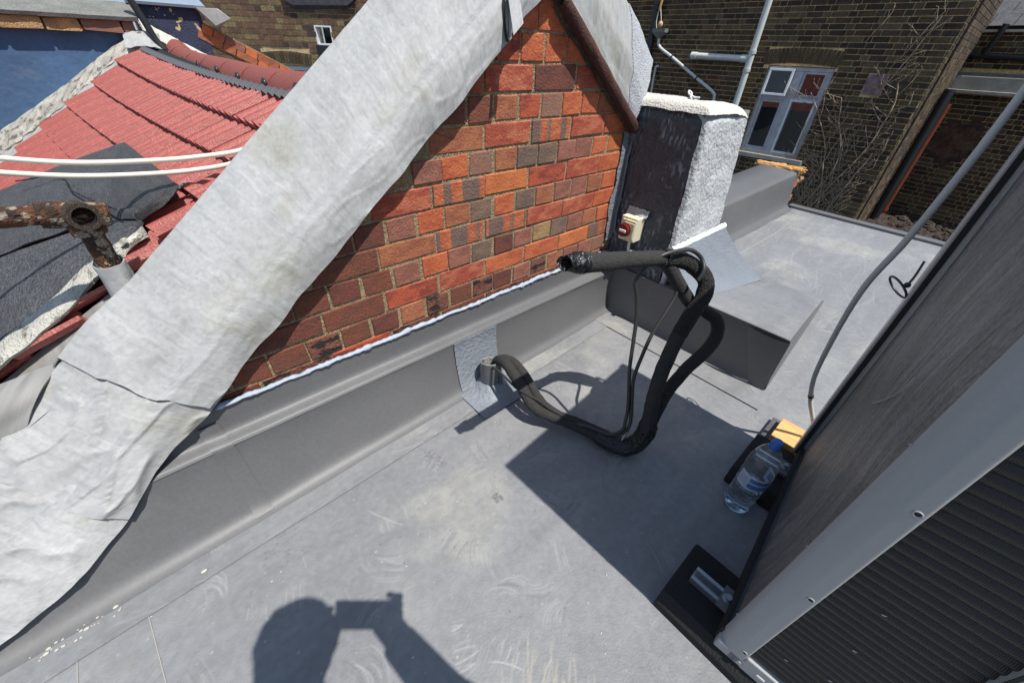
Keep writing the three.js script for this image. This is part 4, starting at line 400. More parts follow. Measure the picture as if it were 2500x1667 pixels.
{ const NT = 11, T0 = -0.1, rows = 8, R = RNG(71);
  for (let r = 0; r < rows; r++) for (let c = 0; c < NT + 1; c++) {
    const ta = Math.max(-0.058, lerp(T0, 1, (c - (r % 2) * 0.5) / NT)), tb = Math.min(1.0, lerp(T0, 1, (c + 1 - (r % 2) * 0.5) / NT)); if (tb - ta < 0.02 || ta > 0.99) continue; const lift = 0.003 * R(), nrib = 4;
    part('roof_tile', sheet(nrib * 8, 2, (u, v) => { const t = lerp(ta, Math.min(1, tb + 0.004), u), p = roofPt(t, r - 0.08 + v * 1.08); const h = 0.022 * Math.pow(Math.max(0, Math.cos(u * nrib * 6.2832)), 0.9) + lerp(0.0, 0.034, v) + lift; return [p[0] - 0.55 * h, p[1] + 0.83 * h, p[2]]; }, 0.013), M.tile, tiles);
  }
  part('roof_deck', sheet(10, 10, (u, v) => { const p = roofPt(lerp(-0.12, 1, u), lerp(-0.6, 8.2, v)); return [p[0] + 0.01, p[1] - 0.03, p[2]]; }), M.black, tiles);  // black sheet added under the tiles so their gaps look dark
  const zr = [-4.45, -3.96, -3.31, -2.71, -2.13, -1.65, -1.17, -0.74, -0.3], yr = [1.17, 1.092, 1.066, 1.062, 1.06, 1.054, 1.058, 1.069, 1.07];
  for (let i = 0; i < zr.length - 1; i++) { const tl = part('ridge_tile', sheet(14, 14, (u, v) => { const z = lerp(zr[i], zr[i + 1] + 0.012, u), y = lerp(yr[i], yr[i + 1], u), a = lerp(-0.12, 1.06, v) * Math.PI, rad = 0.1 + 0.013 * u; return [-1.055 - rad * Math.cos(a), y - 0.075 + 0.115 * Math.sin(a), z]; }, 0.016), M.ridge, tiles); for (const a of [0.16, 0.84]) part('ridge_clip', at(new THREE.SphereGeometry(0.02, 8, 6).scale(0.6, 1.3, 1.3), -1.055 - 0.112 * Math.cos(a * Math.PI), yr[i + 1] - 0.072 + 0.122 * Math.sin(a * Math.PI), zr[i + 1]), M.pipeBlack, tl); }
  for (let i = 0; i < 46; i++) { const t = i / 46, p = roofPt(t, -0.12); part('dentil', sheet(5, 3, (u, v) => { const q = roofPt(t + 0.016 * u, -0.16 + 0.22 * v), h = 0.022 + 0.012 * Math.sin(u * 3.14); return [q[0] - 0.5 * h, q[1] + h, q[2]]; }), M.slate, tiles); }
  part('far_slope', sheet(6, 4, (u, v) => [-1.05 + 1.5 * v, 1.02 - 0.95 * v, lerp(-0.4, -4.1, u)]), M.tile, tiles);
}
const feltR = thing('felt_covering', 'dark mineral felt sheet laid over the lower red tiles', 'roofing felt');
{ const up = (p, h) => [p[0] - 0.3 * h, p[1] + h, p[2]];
  const A = [[-2.9, 0.09, -3.75], [-2.438, 0.345, -3.032], [-2.056, 0.567, -2.374], [-1.706, 0.768, -1.705], [-1.651, 0.79, -1.006], [-1.62, 0.802, -0.554], [-1.68, 0.768, -0.533], [-1.748, 0.73, -0.55]], B = [[-2.9, 0.02, -2.25], [-2.294, 0.41, -1.494], [-2.038, 0.566, -1.105], [-1.822, 0.694, -0.77], [-1.79, 0.712, -0.66], [-1.76, 0.727, -0.58], [-1.754, 0.729, -0.56], [-1.75, 0.731, -0.551]], C = [[-2.8, 0.12, -0.4], [-2.17, 0.49, -0.428], [-2.115, 0.522, -0.455], [-1.914, 0.636, -0.492], [-1.86, 0.668, -0.48], [-1.806, 0.697, -0.468], [-1.778, 0.712, -0.51], [-1.752, 0.729, -0.548]];
  const L = (P, u) => { const k = u * (P.length - 1), i = Math.min(P.length - 2, Math.floor(k)), f = k - i; return P[i].map((e, q) => lerp(e, P[i + 1][q], f)); };
  part('upper_felt', sheet(60, 24, (u, v) => { const a = L(A, u), b = L(B, u), w = 0.008 * n3(a[0] * 5 + v * 2, v * 4, u * 6); return up(a.map((e, q) => lerp(e, b[q], v)), 0.016 + w + 0.02 * Math.sin(Math.PI * v) + 0.012 * Math.exp(-Math.pow((v - 0.93) / 0.05, 2))); }, 0.006), M.felt, feltR);
  part('lower_felt', sheet(60, 24, (u, v) => { const a = L(B, u), b = L(C, u), w = 0.006 * n3(a[0] * 6, v * 4, u * 7 + 3); return up(a.map((e, q) => lerp(e, b[q], v)), 0.008 + w + 0.008 * Math.sin(Math.PI * v)); }, 0.006), M.felt, feltR);
  part('felt_joint', [tube([[-2.2, 0.54, -2.2], [-1.98, 0.64, -1.7], [-1.93, 0.664, -1.3], [-1.86, 0.7, -0.95], [-1.79, 0.74, -0.62]].map((p) => up(p, 0.03)), 0.0028, 40, 6)], M.black, feltR);
}
{ const t = thing('mortar_fillet', 'pale grey mortar and lead fillet between felt and red tiles', 'fillet'); const FL = [[-2.9, 0.06, -0.5], [-2.186, 0.46, -0.481], [-2.13, 0.492, -0.512], [-1.994, 0.569, -0.498], [-1.922, 0.611, -0.546], [-1.812, 0.671, -0.492], [-1.76, 0.705, -0.51]], FR = [[-2.9, 0.06, -0.39], [-2.177, 0.464, -0.394], [-2.11, 0.502, -0.389], [-1.988, 0.572, -0.403], [-1.913, 0.614, -0.45], [-1.828, 0.664, -0.47], [-1.755, 0.705, -0.495]]; const L = (P, u) => { const k = u * (P.length - 1), i = Math.min(P.length - 2, Math.floor(k)), f = k - i; return P[i].map((e, q) => lerp(e, P[i + 1][q], f)); };
  part('fillet', sheet(90, 8, (u, v) => { const a = L(FL, u), b = L(FR, u), p = a.map((e, q) => lerp(e, b[q], v)); return [p[0], p[1] + 0.012 + 0.026 * Math.sin(Math.PI * v) + 0.008 * n3(p[0] * 16, v * 4, 5), p[2] + 0.01 * n3(p[0] * 12, 3, v)]; }, 0.01), M.fillet, t); }
{ const t = thing('lead_soaker', 'grey lead strip lying on the red tiles beside the felt', 'lead strip'); part('strip', sheet(8, 3, (u, v) => [lerp(-1.745, -1.6, u) - 0.02 * v, lerp(0.745, 0.825, u) - 0.006 * v, lerp(-0.6, -0.62, u) + 0.045 * v], 0.003), M.lead, t); }

const party = thing('party_wall', 'blue painted party wall with stone course and grey slab coping', 'wall');
{ const zW = -4.12; const s = new THREE.Shape([[-4.2, -0.8], [-1.2, -0.8], [-1.2, 1.2], [-1.33, 1.215], [-4.2, 1.19]].map((p) => new THREE.Vector2(...p))); part('blue_render', uvBox(new THREE.ExtrudeGeometry(s, { depth: 0.25, bevelEnabled: false }).translate(0, 0, zW - 0.25)), M.blue, party, 'weathered blue painted render');
  const R = RNG(31); let x = -4.1; while (x < -1.34) { const w = 0.2 + 0.16 * R(), xe = Math.min(-1.3, x + w); part('stone', uvBox(new ConvexGeometry(chamfPts(xe - x - 0.012, 0.072, 0.2, 0.012, R, 0.012)).translate((x + xe) / 2, 1.245, zW - 0.05 + 0.02 * R()), 1, R() * 3, R() * 3), R() < 0.3 ? BK.M : M.stone, party); x = xe; }
  part('stone_bed', box(-4.2, -1.3, 1.21, 1.3, zW - 0.22, zW + 0.0), M.stone, party); part('timber_strip', rbox(-4.2, -1.28, 1.282, 1.305, zW - 0.02, zW + 0.06, 0.004), M.stone, party);
  part('slab_coping', sheet(60, 10, (u, v) => { const x = lerp(-4.2, -1.262, u); return [x, 1.31 + 0.1 * v + 0.006 * n3(x * 6, v * 3, 1), zW + 0.1 - 0.28 * v + (v < 0.05 ? 0.01 * n3(x * 9, 1, 1) : 0)]; }, 0.025), M.slab, party);
  const FO = [[-3.4, -0.1], [-2.429, 0.527], [-1.916, 0.821], [-1.466, 1.103], [-1.29, 1.2], [-1.22, 1.19]], FI = [[-3.6, -0.32], [-2.562, 0.28], [-2.167, 0.549], [-1.72, 0.843], [-1.32, 1.1], [-1.2, 1.12]]; const L = (P, u) => { const k = u * (P.length - 1), i = Math.min(P.length - 2, Math.floor(k)), f = k - i; return P[i].map((e, q) => lerp(e, P[i + 1][q], f)); };
  part('mortar_capping', sheet(120, 10, (u, v) => { const a = L(FO, u), b = L(FI, u), q = n3(a[0] * 12, v * 4, 8); return [lerp(a[0], b[0], v * 0.62), lerp(a[1], b[1], v * 0.62) + 0.012 * q + 0.03 * Math.sin(Math.PI * Math.min(1, v * 1.2)), zW + 0.005 + 0.1 * v + 0.012 * n3(a[0] * 20, v * 6, 2)]; }, 0.02), M.fillet, party);
  part('lead_flashing', sheet(100, 6, (u, v) => { const a = L(FO, u), b = L(FI, u), t = lerp(0.52, 1.12, v); return [lerp(a[0], b[0], t), lerp(a[1], b[1], t) + 0.018 + 0.006 * n3(a[0] * 14, v * 4, 5), zW + lerp(0.1, 0.14, v)]; }, 0.004), M.lead, party);
  part('lead_saddle', sheet(16, 12, (u, v) => [-1.4 + 0.24 * u - 0.03 * v, 1.2 - 0.1 * v + 0.02 * Math.sin(u * 3) + 0.012 * n3(u * 5, v * 5, 2), zW + 0.06 + 0.1 * v + 0.01 * n3(u * 6, v * 6, 8)], 0.005), M.lead, party);
  part('black_pipe', tube([[-1.3, 1.55, zW + 0.1], [-1.262, 1.42, zW + 0.1], [-1.225, 1.27, zW + 0.11], [-1.205, 1.17, zW + 0.12], [-1.17, 1.1, zW + 0.14]], 0.026, 30, 10), M.pipeBlack, party);
}
const nav = thing('navy_wall', 'dark navy painted wall with flaking paint beyond the ridge tiles', 'wall');
{ const zW = -4.3; const s = new THREE.Shape([[-1.25, 0.3], [-0.77, 0.3], [-0.765, 1.1], [-0.77, 1.44], [-1.25, 1.43]].map((p) => new THREE.Vector2(...p))); part('painted_render', uvBox(new THREE.ExtrudeGeometry(s, { depth: 0.2, bevelEnabled: false }).translate(0, 0, zW - 0.2)), M.navy, nav);
  part('pale_coping', sheet(20, 3, (u, v) => [lerp(-1.28, -0.72, u), lerp(1.425, 1.5, v), zW + 0.05 - 0.25 * v], 0.02), mat({ map: M.patch.map, color: lin(1.1, 1.2, 1.3), roughness: 0.6 }), nav);
  part('mortar_fillet', sheet(60, 6, (u, v) => { const x = lerp(-1.25, -0.5, u), y = lerp(1.3, 0.92, u) - 0.03 * Math.sin(u * 3.1); return [x, y - 0.1 * v + 0.01 * n3(x * 20, v * 5, 1), zW + 0.02 + 0.11 * v + 0.01 * n3(x * 16, v * 4, 7)]; }, 0.02), M.mortarCap, nav, 'whitewashed fillet above the ridge tiles');
  part('lead_corner', uvBox(new ConvexGeometry([V(-0.8, 1.41, zW + 0.1), V(-0.64, 1.41, zW + 0.1), V(-0.55, 1.35, zW + 0.1), V(-0.69, 1.29, zW + 0.1), V(-0.8, 1.41, zW - 0.05), V(-0.6, 1.42, zW - 0.05), V(-0.6, 1.3, zW - 0.05)])), M.lead, nav); }
const ow = thing('orange_brick_rake', 'sloping orange brick parapet descending behind the red ridge tiles', 'brick wall');
{ const zW = -4.3, R = RNG(12), A = V(-0.76, 1.235, 0), dir = V(0.84, -0.43, 0).normalize(), ang = Math.atan2(dir.y, dir.x);
  part('mortar', uvBox(new THREE.BoxGeometry(1.35, 0.145, 0.16).rotateZ(ang).translate(A.x + dir.x * 0.62, A.y + dir.y * 0.62 - 0.012, zW - 0.09)), M.mortar, ow);
  for (let r = 0; r < 2; r++) { let u = -0.04 - r * 0.05; while (u < 1.25) { const w = (R() < 0.5 ? 0.1 : 0.2) * (0.85 + 0.3 * R()), c = u + w / 2, o = r ? -0.048 : 0.022; part('brick', uvBox(new ConvexGeometry(chamfPts(w - 0.01, 0.062, 0.1, 0.005, R)).rotateZ(ang).translate(A.x + dir.x * c - dir.y * o * 0, A.y + dir.y * c + o, zW - 0.045), 1, R() * 3, R() * 3), [BK.T, BK.N, BK.P, BK.T][Math.floor(R() * 4)], ow); u += w; } } }

// pale cables across the tiles
[['upper of the two pale cables slung across the red tiles', [[-2.6, 1.1, -0.66], [-1.975, 0.936, -0.623], [-1.843, 0.908, -0.623], [-1.708, 0.9, -0.595], [-1.553, 0.906, -0.535], [-1.413, 0.93, -0.47], [-1.3, 1.0, -0.4], [-1.15, 1.1, -0.33]]], ['lower of the two pale cables slung across the red tiles', [[-2.6, 1.06, -0.66], [-1.992, 0.903, -0.623], [-1.859, 0.875, -0.623], [-1.722, 0.865, -0.595], [-1.566, 0.871, -0.535], [-1.454, 0.896, -0.47], [-1.34, 0.97, -0.4], [-1.19, 1.07, -0.33]]]].forEach(([l, p]) => { const t = thing('overhead_cable', l, 'cable'); part('sheath', tube(p, 0.0072, 100, 8), M.paleCable, t); });
// old rusty vent pipe with tee, in a lead sleeve
const vent = thing('vent_pipe', 'rusty iron vent pipe with open tee standing in a lead sleeve', 'pipe', [-1.848, 0.022, -0.315]);
part('upright', tube([[0.0, 0.56, 0], [0.0, 0.7, 0], [0.004, 0.82, 0]], 0.023, 40, 20, 0.003), M.rust, vent);
part('lead_sleeve', sheet(28, 16, (u, v) => { const a = u * 6.2832, y = lerp(0.55, 0.705, v), r = 0.033 + 0.0035 * n3(Math.cos(a) * 2, y * 12, Math.sin(a) * 2) + 0.012 * Math.pow(1 - v, 4); return [Math.cos(a) * r, y + 0.006 * Math.sin(a), -Math.sin(a) * r]; }, 0.003), M.lead, vent, 'pale dented lead sleeve');
part('cross_pipe', tube([[0.055, 0.818, 0.0], [0.0, 0.828, 0], [-0.05, 0.836, 0], [-0.14, 0.845, 0], [-0.6, 0.87, 0.02]], 0.022, 60, 20, 0.004), M.rust, vent);
part('tee_socket', [tube([[0.052, 0.818, 0], [0.0, 0.828, 0], [-0.062, 0.837, 0]], 0.029, 20, 20, 0.003), tube([[0.002, 0.78, 0], [0.002, 0.815, 0]], 0.033, 8, 18, 0.002)], M.rust, vent);
{ const q = part('open_branch', (() => { const d = V(0.25, 0.1, 1).normalize(), o = V(0.0, 0.828, 0.0), a = o.clone(), b = o.clone().addScaledVector(d, 0.052); return [new THREE.CylinderGeometry(0.031, 0.031, 0.06, 24, 1, true), new THREE.RingGeometry(0.021, 0.031, 24).rotateX(-Math.PI / 2).translate(0, 0.03, 0)].map((g) => g.applyQuaternion(new THREE.Quaternion().setFromUnitVectors(V(0, 1, 0), d)).translate((a.x + b.x) / 2, (a.y + b.y) / 2, (a.z + b.z) / 2)); })(), M.rust, vent); part('bore', new THREE.CylinderGeometry(0.0212, 0.0212, 0.05, 24, 1, true).applyQuaternion(new THREE.Quaternion().setFromUnitVectors(V(0, 1, 0), V(0.25, 0.1, 1).normalize())).translate(0.006, 0.831, 0.03), M.black, q); part('bore_end', new THREE.CircleGeometry(0.0212, 20).applyQuaternion(new THREE.Quaternion().setFromUnitVectors(V(0, 0, 1), V(0.25, 0.1, 1).normalize())).translate(0.001, 0.8285, 0.008), M.black, q); }
part('mortar_collar', sheet(30, 8, (u, v) => { const a = u * 6.2832, r = lerp(0.036, 0.07, v); return [Math.cos(a) * r * 1.3, 0.585 - 0.014 * v + Math.cos(a) * r * 0.8 + 0.006 * n3(a * 2, v * 4, 3), -Math.sin(a) * r * 0.7 + 0.02]; }), M.mortarCap, vent);

// ------------------------------------------------------------------ far brick buildings
const unitBrick = [1, 2, 3, 4, 5].map((k) => { const R = RNG(900 + k), p = []; for (const sx of [-1, 1]) for (const sy of [-1, 1]) for (const sz of [-1, 1]) { const a = 0.02 + 0.02 * R(), b = 0.06 + 0.06 * R(); p.push(V(sx * (0.5 - a), sy * 0.5, sz * 0.5), V(sx * 0.5, sy * (0.5 - b), sz * 0.5), V(sx * (0.5 - a), sy * (0.5 - b * 0.3), sz * 0.5), V(sx * 0.5, sy * 0.5, sz * 0.3)); } return uvBox(new ConvexGeometry(p), 0.24, R() * 5, R() * 5); });
const farMap = tex(256, 256, (u, v) => { const s = fbm(u, v, 40, 2), a = fbm(u, v, 8, 4); return 0.62 + 0.5 * (s - 0.5) + 0.45 * (a - 0.5); }, 0.3);
function brickWall(wall, o) {
  wall.updateMatrixWorld(true); const R = RNG(o.seed), list = [], ph = o.pitch ?? 0.075, lo = o.long ?? 0.225;
  const rows = Math.floor((o.y1 - o.y0) / ph);
  for (let r = 0; r < rows; r++) {
    const ya = o.y0 + r * ph, yb = ya + ph - 0.01; let iv = [[o.x0, o.x1]];
    for (const [a, b, c, d] of o.holes ?? []) if (c < yb && d > ya) iv = iv.flatMap(([p, q]) => (b <= p || a >= q ? [[p, q]] : [[p, a], [b, q]].filter(([e, f]) => f - e > 0.02)));
    let x = o.x0 - (r % 2 ? lo * 0.75 : lo * 0.5) - 0.02 * R(), k = r % 2;
    while (x < o.x1) { const header = o.english ? r % 2 : k++ % 2, w = (header ? lo / 2 : lo) + (R() - 0.5) * 0.008, a = x + 0.005, b = x + w - 0.005; for (const [p, q] of iv) { const aa = Math.max(a, p + 0.003), bb = Math.min(b, q - 0.003); if (bb - aa > 0.012) list.push([(aa + bb) / 2, (ya + yb) / 2, bb - aa, yb - ya]); } x += w; }
  }
  const v = V(), mats = o.colors.map((c) => mat({ color: lin(...c), map: farMap, roughness: 0.9, bumpMap: brickBump, bumpScale: 0.004 }));
  for (const b of list) { v.set(b[0], b[1], 0).applyMatrix4(wall.matrixWorld); b.d = v.distanceTo(CAM); v.project(camera); b.see = Math.abs(v.x) < 1.02 && Math.abs(v.y) < 1.03 && v.z < 1 && !(o.hide && o.hide(v.x, v.y)); b.c = Math.floor(R() * mats.length); b.g = unitBrick[Math.floor(R() * 5)]; b.z = (R() - 0.5) * 0.006; }
  const seen = list.filter((b) => b.see).sort((a, b) => b[2] / b.d - a[2] / a.d), ind = new Set(seen.slice(0, o.most ?? 300)), rest = list.filter((b) => !ind.has(b));
  for (const b of ind) { const m = part('brick', b.g, mats[b.c], wall); m.position.set(b[0], b[1], b.z - 0.03); m.scale.set(b[2], b[3], 0.08); }
  if (rest.length) { const im = new THREE.InstancedMesh(unitBrick[0], mat({ map: farMap, roughness: 0.9, bumpMap: brickBump, bumpScale: 0.004 }), rest.length), M4 = new THREE.Matrix4(); rest.forEach((b, i) => { im.setMatrixAt(i, M4.compose(V(b[0], b[1], b.z - 0.03), new THREE.Quaternion(), V(b[2], b[3], 0.08))); im.setColorAt(i, lin(...o.colors[b.c])); }); im.name = 'brickwork'; im.userData.kind = 'stuff'; im.castShadow = im.receiveShadow = true; wall.add(im); }
  const s = new THREE.Shape([[o.x0, o.y0 - 0.05], [o.x1, o.y0 - 0.05], [o.x1, o.y1], [o.x0, o.y1]].map((p) => new THREE.Vector2(...p))); for (const [a, b, c, d, open] of o.holes ?? []) if (open) s.holes.push(new THREE.Path([[a, c], [a, d], [b, d], [b, c]].map((p) => new THREE.Vector2(...p)))); part('mortar', uvBox(new THREE.ExtrudeGeometry(s, { depth: 0.2, bevelEnabled: false }).translate(0, 0, -0.2)), o.mortar, wall);
}
function archBricks(wall, xa, xb, ya, yb, n, mats, lean = 0.35) { const R = RNG(61); for (let i = 0; i < n; i++) { const u = (i + 0.5) / n, x = lerp(xa, xb, u), c = Math.sin(Math.PI * u) * 0.035, m = part('arch_brick', unitBrick[i % 5], mats[Math.floor(R() * mats.length)], wall); m.scale.set((xb - xa) / n - 0.012, yb - ya - 0.01, 0.08); m.position.set(x, (ya + yb) / 2 + c, 0.009 - 0.03); m.rotation.z = -(u - 0.5) * lean; } }
const mortarFar = mat({ map: M.mortar.map, color: lin(2.6, 2.5, 2.0), roughness: 0.95, bumpMap: bumpFine, bumpScale: 0.006 }), mortarPale = mat({ map: M.mortar.map, color: lin(1.9, 1.85, 1.7), roughness: 0.95 }), mortarGrey = mat({ map: M.mortar.map, color: lin(1.9, 1.9, 1.85), roughness: 0.95 });

// rear house A: dark stock bricks, white window, pipes
const A = thing('rear_house', 'dark stock brick rear wall of the house opposite with white casement window', 'house', [7.303, 0, 0.06], -Math.PI / 2 + 0.0454);
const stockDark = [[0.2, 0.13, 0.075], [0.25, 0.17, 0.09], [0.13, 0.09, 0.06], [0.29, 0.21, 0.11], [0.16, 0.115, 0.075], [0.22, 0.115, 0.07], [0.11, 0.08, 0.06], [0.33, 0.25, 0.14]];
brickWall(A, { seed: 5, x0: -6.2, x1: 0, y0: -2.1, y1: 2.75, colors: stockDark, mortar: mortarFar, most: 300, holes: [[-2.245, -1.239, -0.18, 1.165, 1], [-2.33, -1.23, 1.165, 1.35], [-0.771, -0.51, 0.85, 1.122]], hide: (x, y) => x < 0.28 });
archBricks(A, -2.36, -1.2, 1.166, 1.385, 19, [0, 1, 3].map((i) => mat({ color: lin(...stockDark[i]), map: farMap, roughness: 0.9 })));
part('return_wall', box(0.0, 0.05, -2.15, 2.75, -0.22, -0.21), M.dirt, A);
{ const w = part('window', [rbox(-2.24, -1.24, -0.18, -0.12, -0.09, -0.02, 0.006), rbox(-2.24, -1.24, 1.1, 1.155, -0.09, -0.02, 0.006), rbox(-2.24, -2.18, -0.118, 1.098, -0.09, -0.02, 0.006), rbox(-1.31, -1.24, -0.118, 1.098, -0.09, -0.02, 0.006), rbox(-1.82, -1.665, -0.118, 1.098, -0.088, -0.022, 0.006), rbox(-2.178, -1.822, 0.67, 0.735, -0.088, -0.024, 0.006), rbox(-1.663, -1.312, 0.67, 0.735, -0.088, -0.024, 0.006)], M.upvcGrey, A, 'four light white casement window with one open top sash');
  const sash = (x0, x1, y0, y1, z, m, tilt = 0) => { const g = [rbox(x0, x1, y0, y0 + 0.035, z, z + 0.04, 0.004), rbox(x0, x1, y1 - 0.035, y1, z, z + 0.04, 0.004), rbox(x0, x0 + 0.035, y0 + 0.0355, y1 - 0.0355, z, z + 0.04, 0.004), rbox(x1 - 0.035, x1, y0 + 0.0355, y1 - 0.0355, z, z + 0.04, 0.004)]; const s = part('sash', g, m, w); const p = part('pane', box(x0 + 0.034, x1 - 0.034, y0 + 0.034, y1 - 0.034, z + 0.016, z + 0.02), M.pane, w); if (tilt) for (const q of [s, p]) { q.geometry.translate(0, -y1, -z).rotateX(tilt).translate(0, y1, z); } };
  sash(-2.195, -1.8, 0.735, 1.125, 0.0, M.upvc, -0.1); sash(-1.66, -1.312, 0.738, 1.1, -0.07, M.upvcGrey); sash(-2.178, -1.822, -0.118, 0.668, -0.07, M.upvcGrey); sash(-1.7, -1.3, -0.14, 0.7, -0.04, M.upvc);
  part('dark_interior', [box(-2.6, -0.9, -0.6, 1.5, -1.6, -1.55), box(-2.6, -0.9, -0.65, -0.6, -1.55, -0.2), box(-2.6, -0.9, 1.5, 1.55, -1.55, -0.2), box(-2.65, -2.6, -0.6, 1.5, -1.55, -0.2), box(-0.9, -0.85, -0.6, 1.5, -1.55, -0.2)], M.room, A);
  const sl = part('window_sill', rbox(-2.36, -1.12, -0.27, -0.19, -0.08, 0.07, 0.01), M.concrete, A); }
{ const t = part('wall_plaque', rbox(-0.765, -0.512, 0.855, 1.118, 0.0, 0.03, 0.004), M.pinkPanel, A, 'faded pink square panel on the wall'); part('grey_patch', sheet(8, 8, (u, v) => [lerp(-0.5, -0.24, u) + 0.03 * n3(v * 5, 1, 2), lerp(0.85, 1.04, v) + 0.03 * n3(u * 6, 2, 1), 0.0135 + 0.002 * n3(u * 5, v * 5, 3)]), M.grime, A); }
const onA = (u, y, z = 0.08) => { A.updateMatrixWorld(true); return V(-u, y, z).applyMatrix4(A.matrixWorld); };
{ const t = thing('soil_pipe', 'white plastic soil pipe with side branch beside the casement window', 'pipe'); part('stack', cyl(onA(2.565, 2.8), onA(2.555, -1.9), 0.052, 20), M.pipeWhite, t); part('branch', cyl(onA(3.62, 1.253), onA(2.62, 1.238), 0.05, 20), M.pipeWhite, t); part('branch_cap', cyl(onA(3.66, 1.254), onA(3.55, 1.252), 0.06, 20), M.pipeWhite, t); part('branch_elbow', cyl(onA(2.72, 1.24), onA(2.6, 1.237), 0.06, 20), M.pipeWhite, t); for (const y of [1.36, 1.34, 1.1, 1.08]) part('collar', cyl(onA(2.56, y), onA(2.56, y - 0.028), 0.062, 20), M.pipeWhite, t); }
{ const t = thing('waste_pipe', 'thin white waste pipe running diagonally below a grey hopper', 'pipe'); part('pipe', tube([onA(4.423, 1.52), onA(4.41, 1.42), onA(4.36, 1.365), onA(4.037, 1.207), onA(3.445, 0.906), onA(3.05, 0.706), onA(3.0, 0.66), onA(2.99, 0.3)], 0.027, 80, 14), M.pipeWhite, t); for (const u of [4.06, 3.44]) { const y = 0.906 + (u - 3.445) * 0.508; part('pipe_clip', cyl(onA(u + 0.012, y + 0.006), onA(u - 0.012, y - 0.006), 0.031, 14), M.pipeBlack, t); } part('hopper', uvBox(new ConvexGeometry([onA(4.56, 1.66, 0.02), onA(4.29, 1.66, 0.02), onA(4.56, 1.66, 0.16), onA(4.29, 1.66, 0.16), onA(4.56, 1.6, 0.02), onA(4.29, 1.6, 0.02), onA(4.56, 1.6, 0.16), onA(4.29, 1.6, 0.16), onA(4.46, 1.51, 0.06), onA(4.39, 1.51, 0.06), onA(4.46, 1.51, 0.12), onA(4.39, 1.51, 0.12)])), M.slab, t, 'grey hopper head'); }
{ const t = thing('black_downpipe', 'black downpipe on the dark rear wall beside the lead slope', 'pipe'); part('pipe', cyl(onA(4.62, 2.8), onA(4.57, -1.5), 0.06, 18), M.pipeBlack, t); for (const y of [2.06, 2.0, 1.3]) part('collar', cyl(onA(4.6, y), onA(4.6, y - 0.04), 0.072, 18), M.pipeBlack, t); part('rope', tube([onA(4.48, 2.2, 0.14), onA(4.5, 2.0, 0.14), onA(4.51, 1.93, 0.13)], 0.022, 20, 8, 0.006), M.wood, t); part('cord', [tube([onA(4.51, 1.95, 0.14), onA(4.53, 1.78, 0.13), onA(4.5, 1.66, 0.12)], 0.008, 16, 6), tube([onA(4.48, 1.96, 0.15), onA(4.43, 1.8, 0.14), onA(4.42, 1.74, 0.13)], 0.008, 16, 6)], M.paleCable, t); part('float', uvBox(new THREE.IcosahedronGeometry(0.05, 1).scale(0.9, 1.15, 0.9).translate(...onA(4.42, 1.72, 0.14).toArray())), mat({ color: lin(0.6, 0.38, 0.24), roughness: 0.8 }), t); }
{ const t = thing('small_pipe', 'short thin white pipe behind the chimney capping', 'pipe'); part('pipe', tube([onA(4.30, 1.06), onA(4.355, 1.05), onA(4.362, 1.0), onA(4.33, 0.3)], 0.02, 30, 10), M.pipeWhite, t); }
// leafless climber
{ const t = thing('climbing_plant', 'leafless brown climber spreading over the dark brick wall', 'climbing plant'), R = RNG(313), tw = [];
  const grow = (u, y, dir, len, r, depth, out) => { const p = [onA(u, y, 0.03)]; let a = dir; const n = Math.max(3, Math.round(len / 0.09)); for (let i = 0; i < n; i++) { a += (R() - 0.5) * 0.3 - 0.1 * a * (depth > 1 ? 0 : 1); if (u < 0.12) a = Math.min(a, -0.1); u += -Math.sin(a) * len / n; y += Math.cos(a) * len / n; p.push(onA(u, y, 0.03 + 0.025 * R())); if (depth > 0 && R() < 0.85) grow(u, y, a + (R() < 0.5 ? -1 : 1) * (0.4 + 0.9 * R()), len * (0.1 + 0.16 * R()), r * 0.5, depth - 1, tw); } const g = tube(p, r, n * 2, 5); out ? out.push(g) : part('stem', g, M.vine, t); };
  for (const [u, y, d, l, r] of [[1.05, -1.2, 0.12, 1.6, 0.007], [0.9, -1.2, 0.2, 2.1, 0.008], [0.72, -1.2, 0.14, 2.3, 0.009], [0.6, -1.15, 0.22, 2.2, 0.008], [0.95, -1.1, 0.05, 1.5, 0.007], [1.25, -1.1, 0.1, 1.0, 0.009], [0.45, -1.1, 0.1, 1.2, 0.01], [0.6, 0.75, 0.55, 1.1, 0.008], [1.0, 1.5, 0.5, 0.4, 0.006], [0.55, 1.2, 0.3, 0.7, 0.006]]) grow(u, y, d, l, r, 2);
  for (let i = 0; i < 170; i++) grow(0.3 + 1.2 * R(), -1.2 + 1.3 * R() * R() + 0.2 * R(), (R() - 0.5) * 1.8, 0.1 + 0.22 * R(), 0.0042, 1, tw);
  for (let i = 0; i < 40; i++) grow(1.5 + 1.0 * R(), -1.0 + 0.6 * R(), (R() - 0.5) * 2.2, 0.15 + 0.2 * R(), 0.0042, 1, tw);
  const m = part('twigs', tw, M.vine, t); m.userData.kind = 'stuff'; }
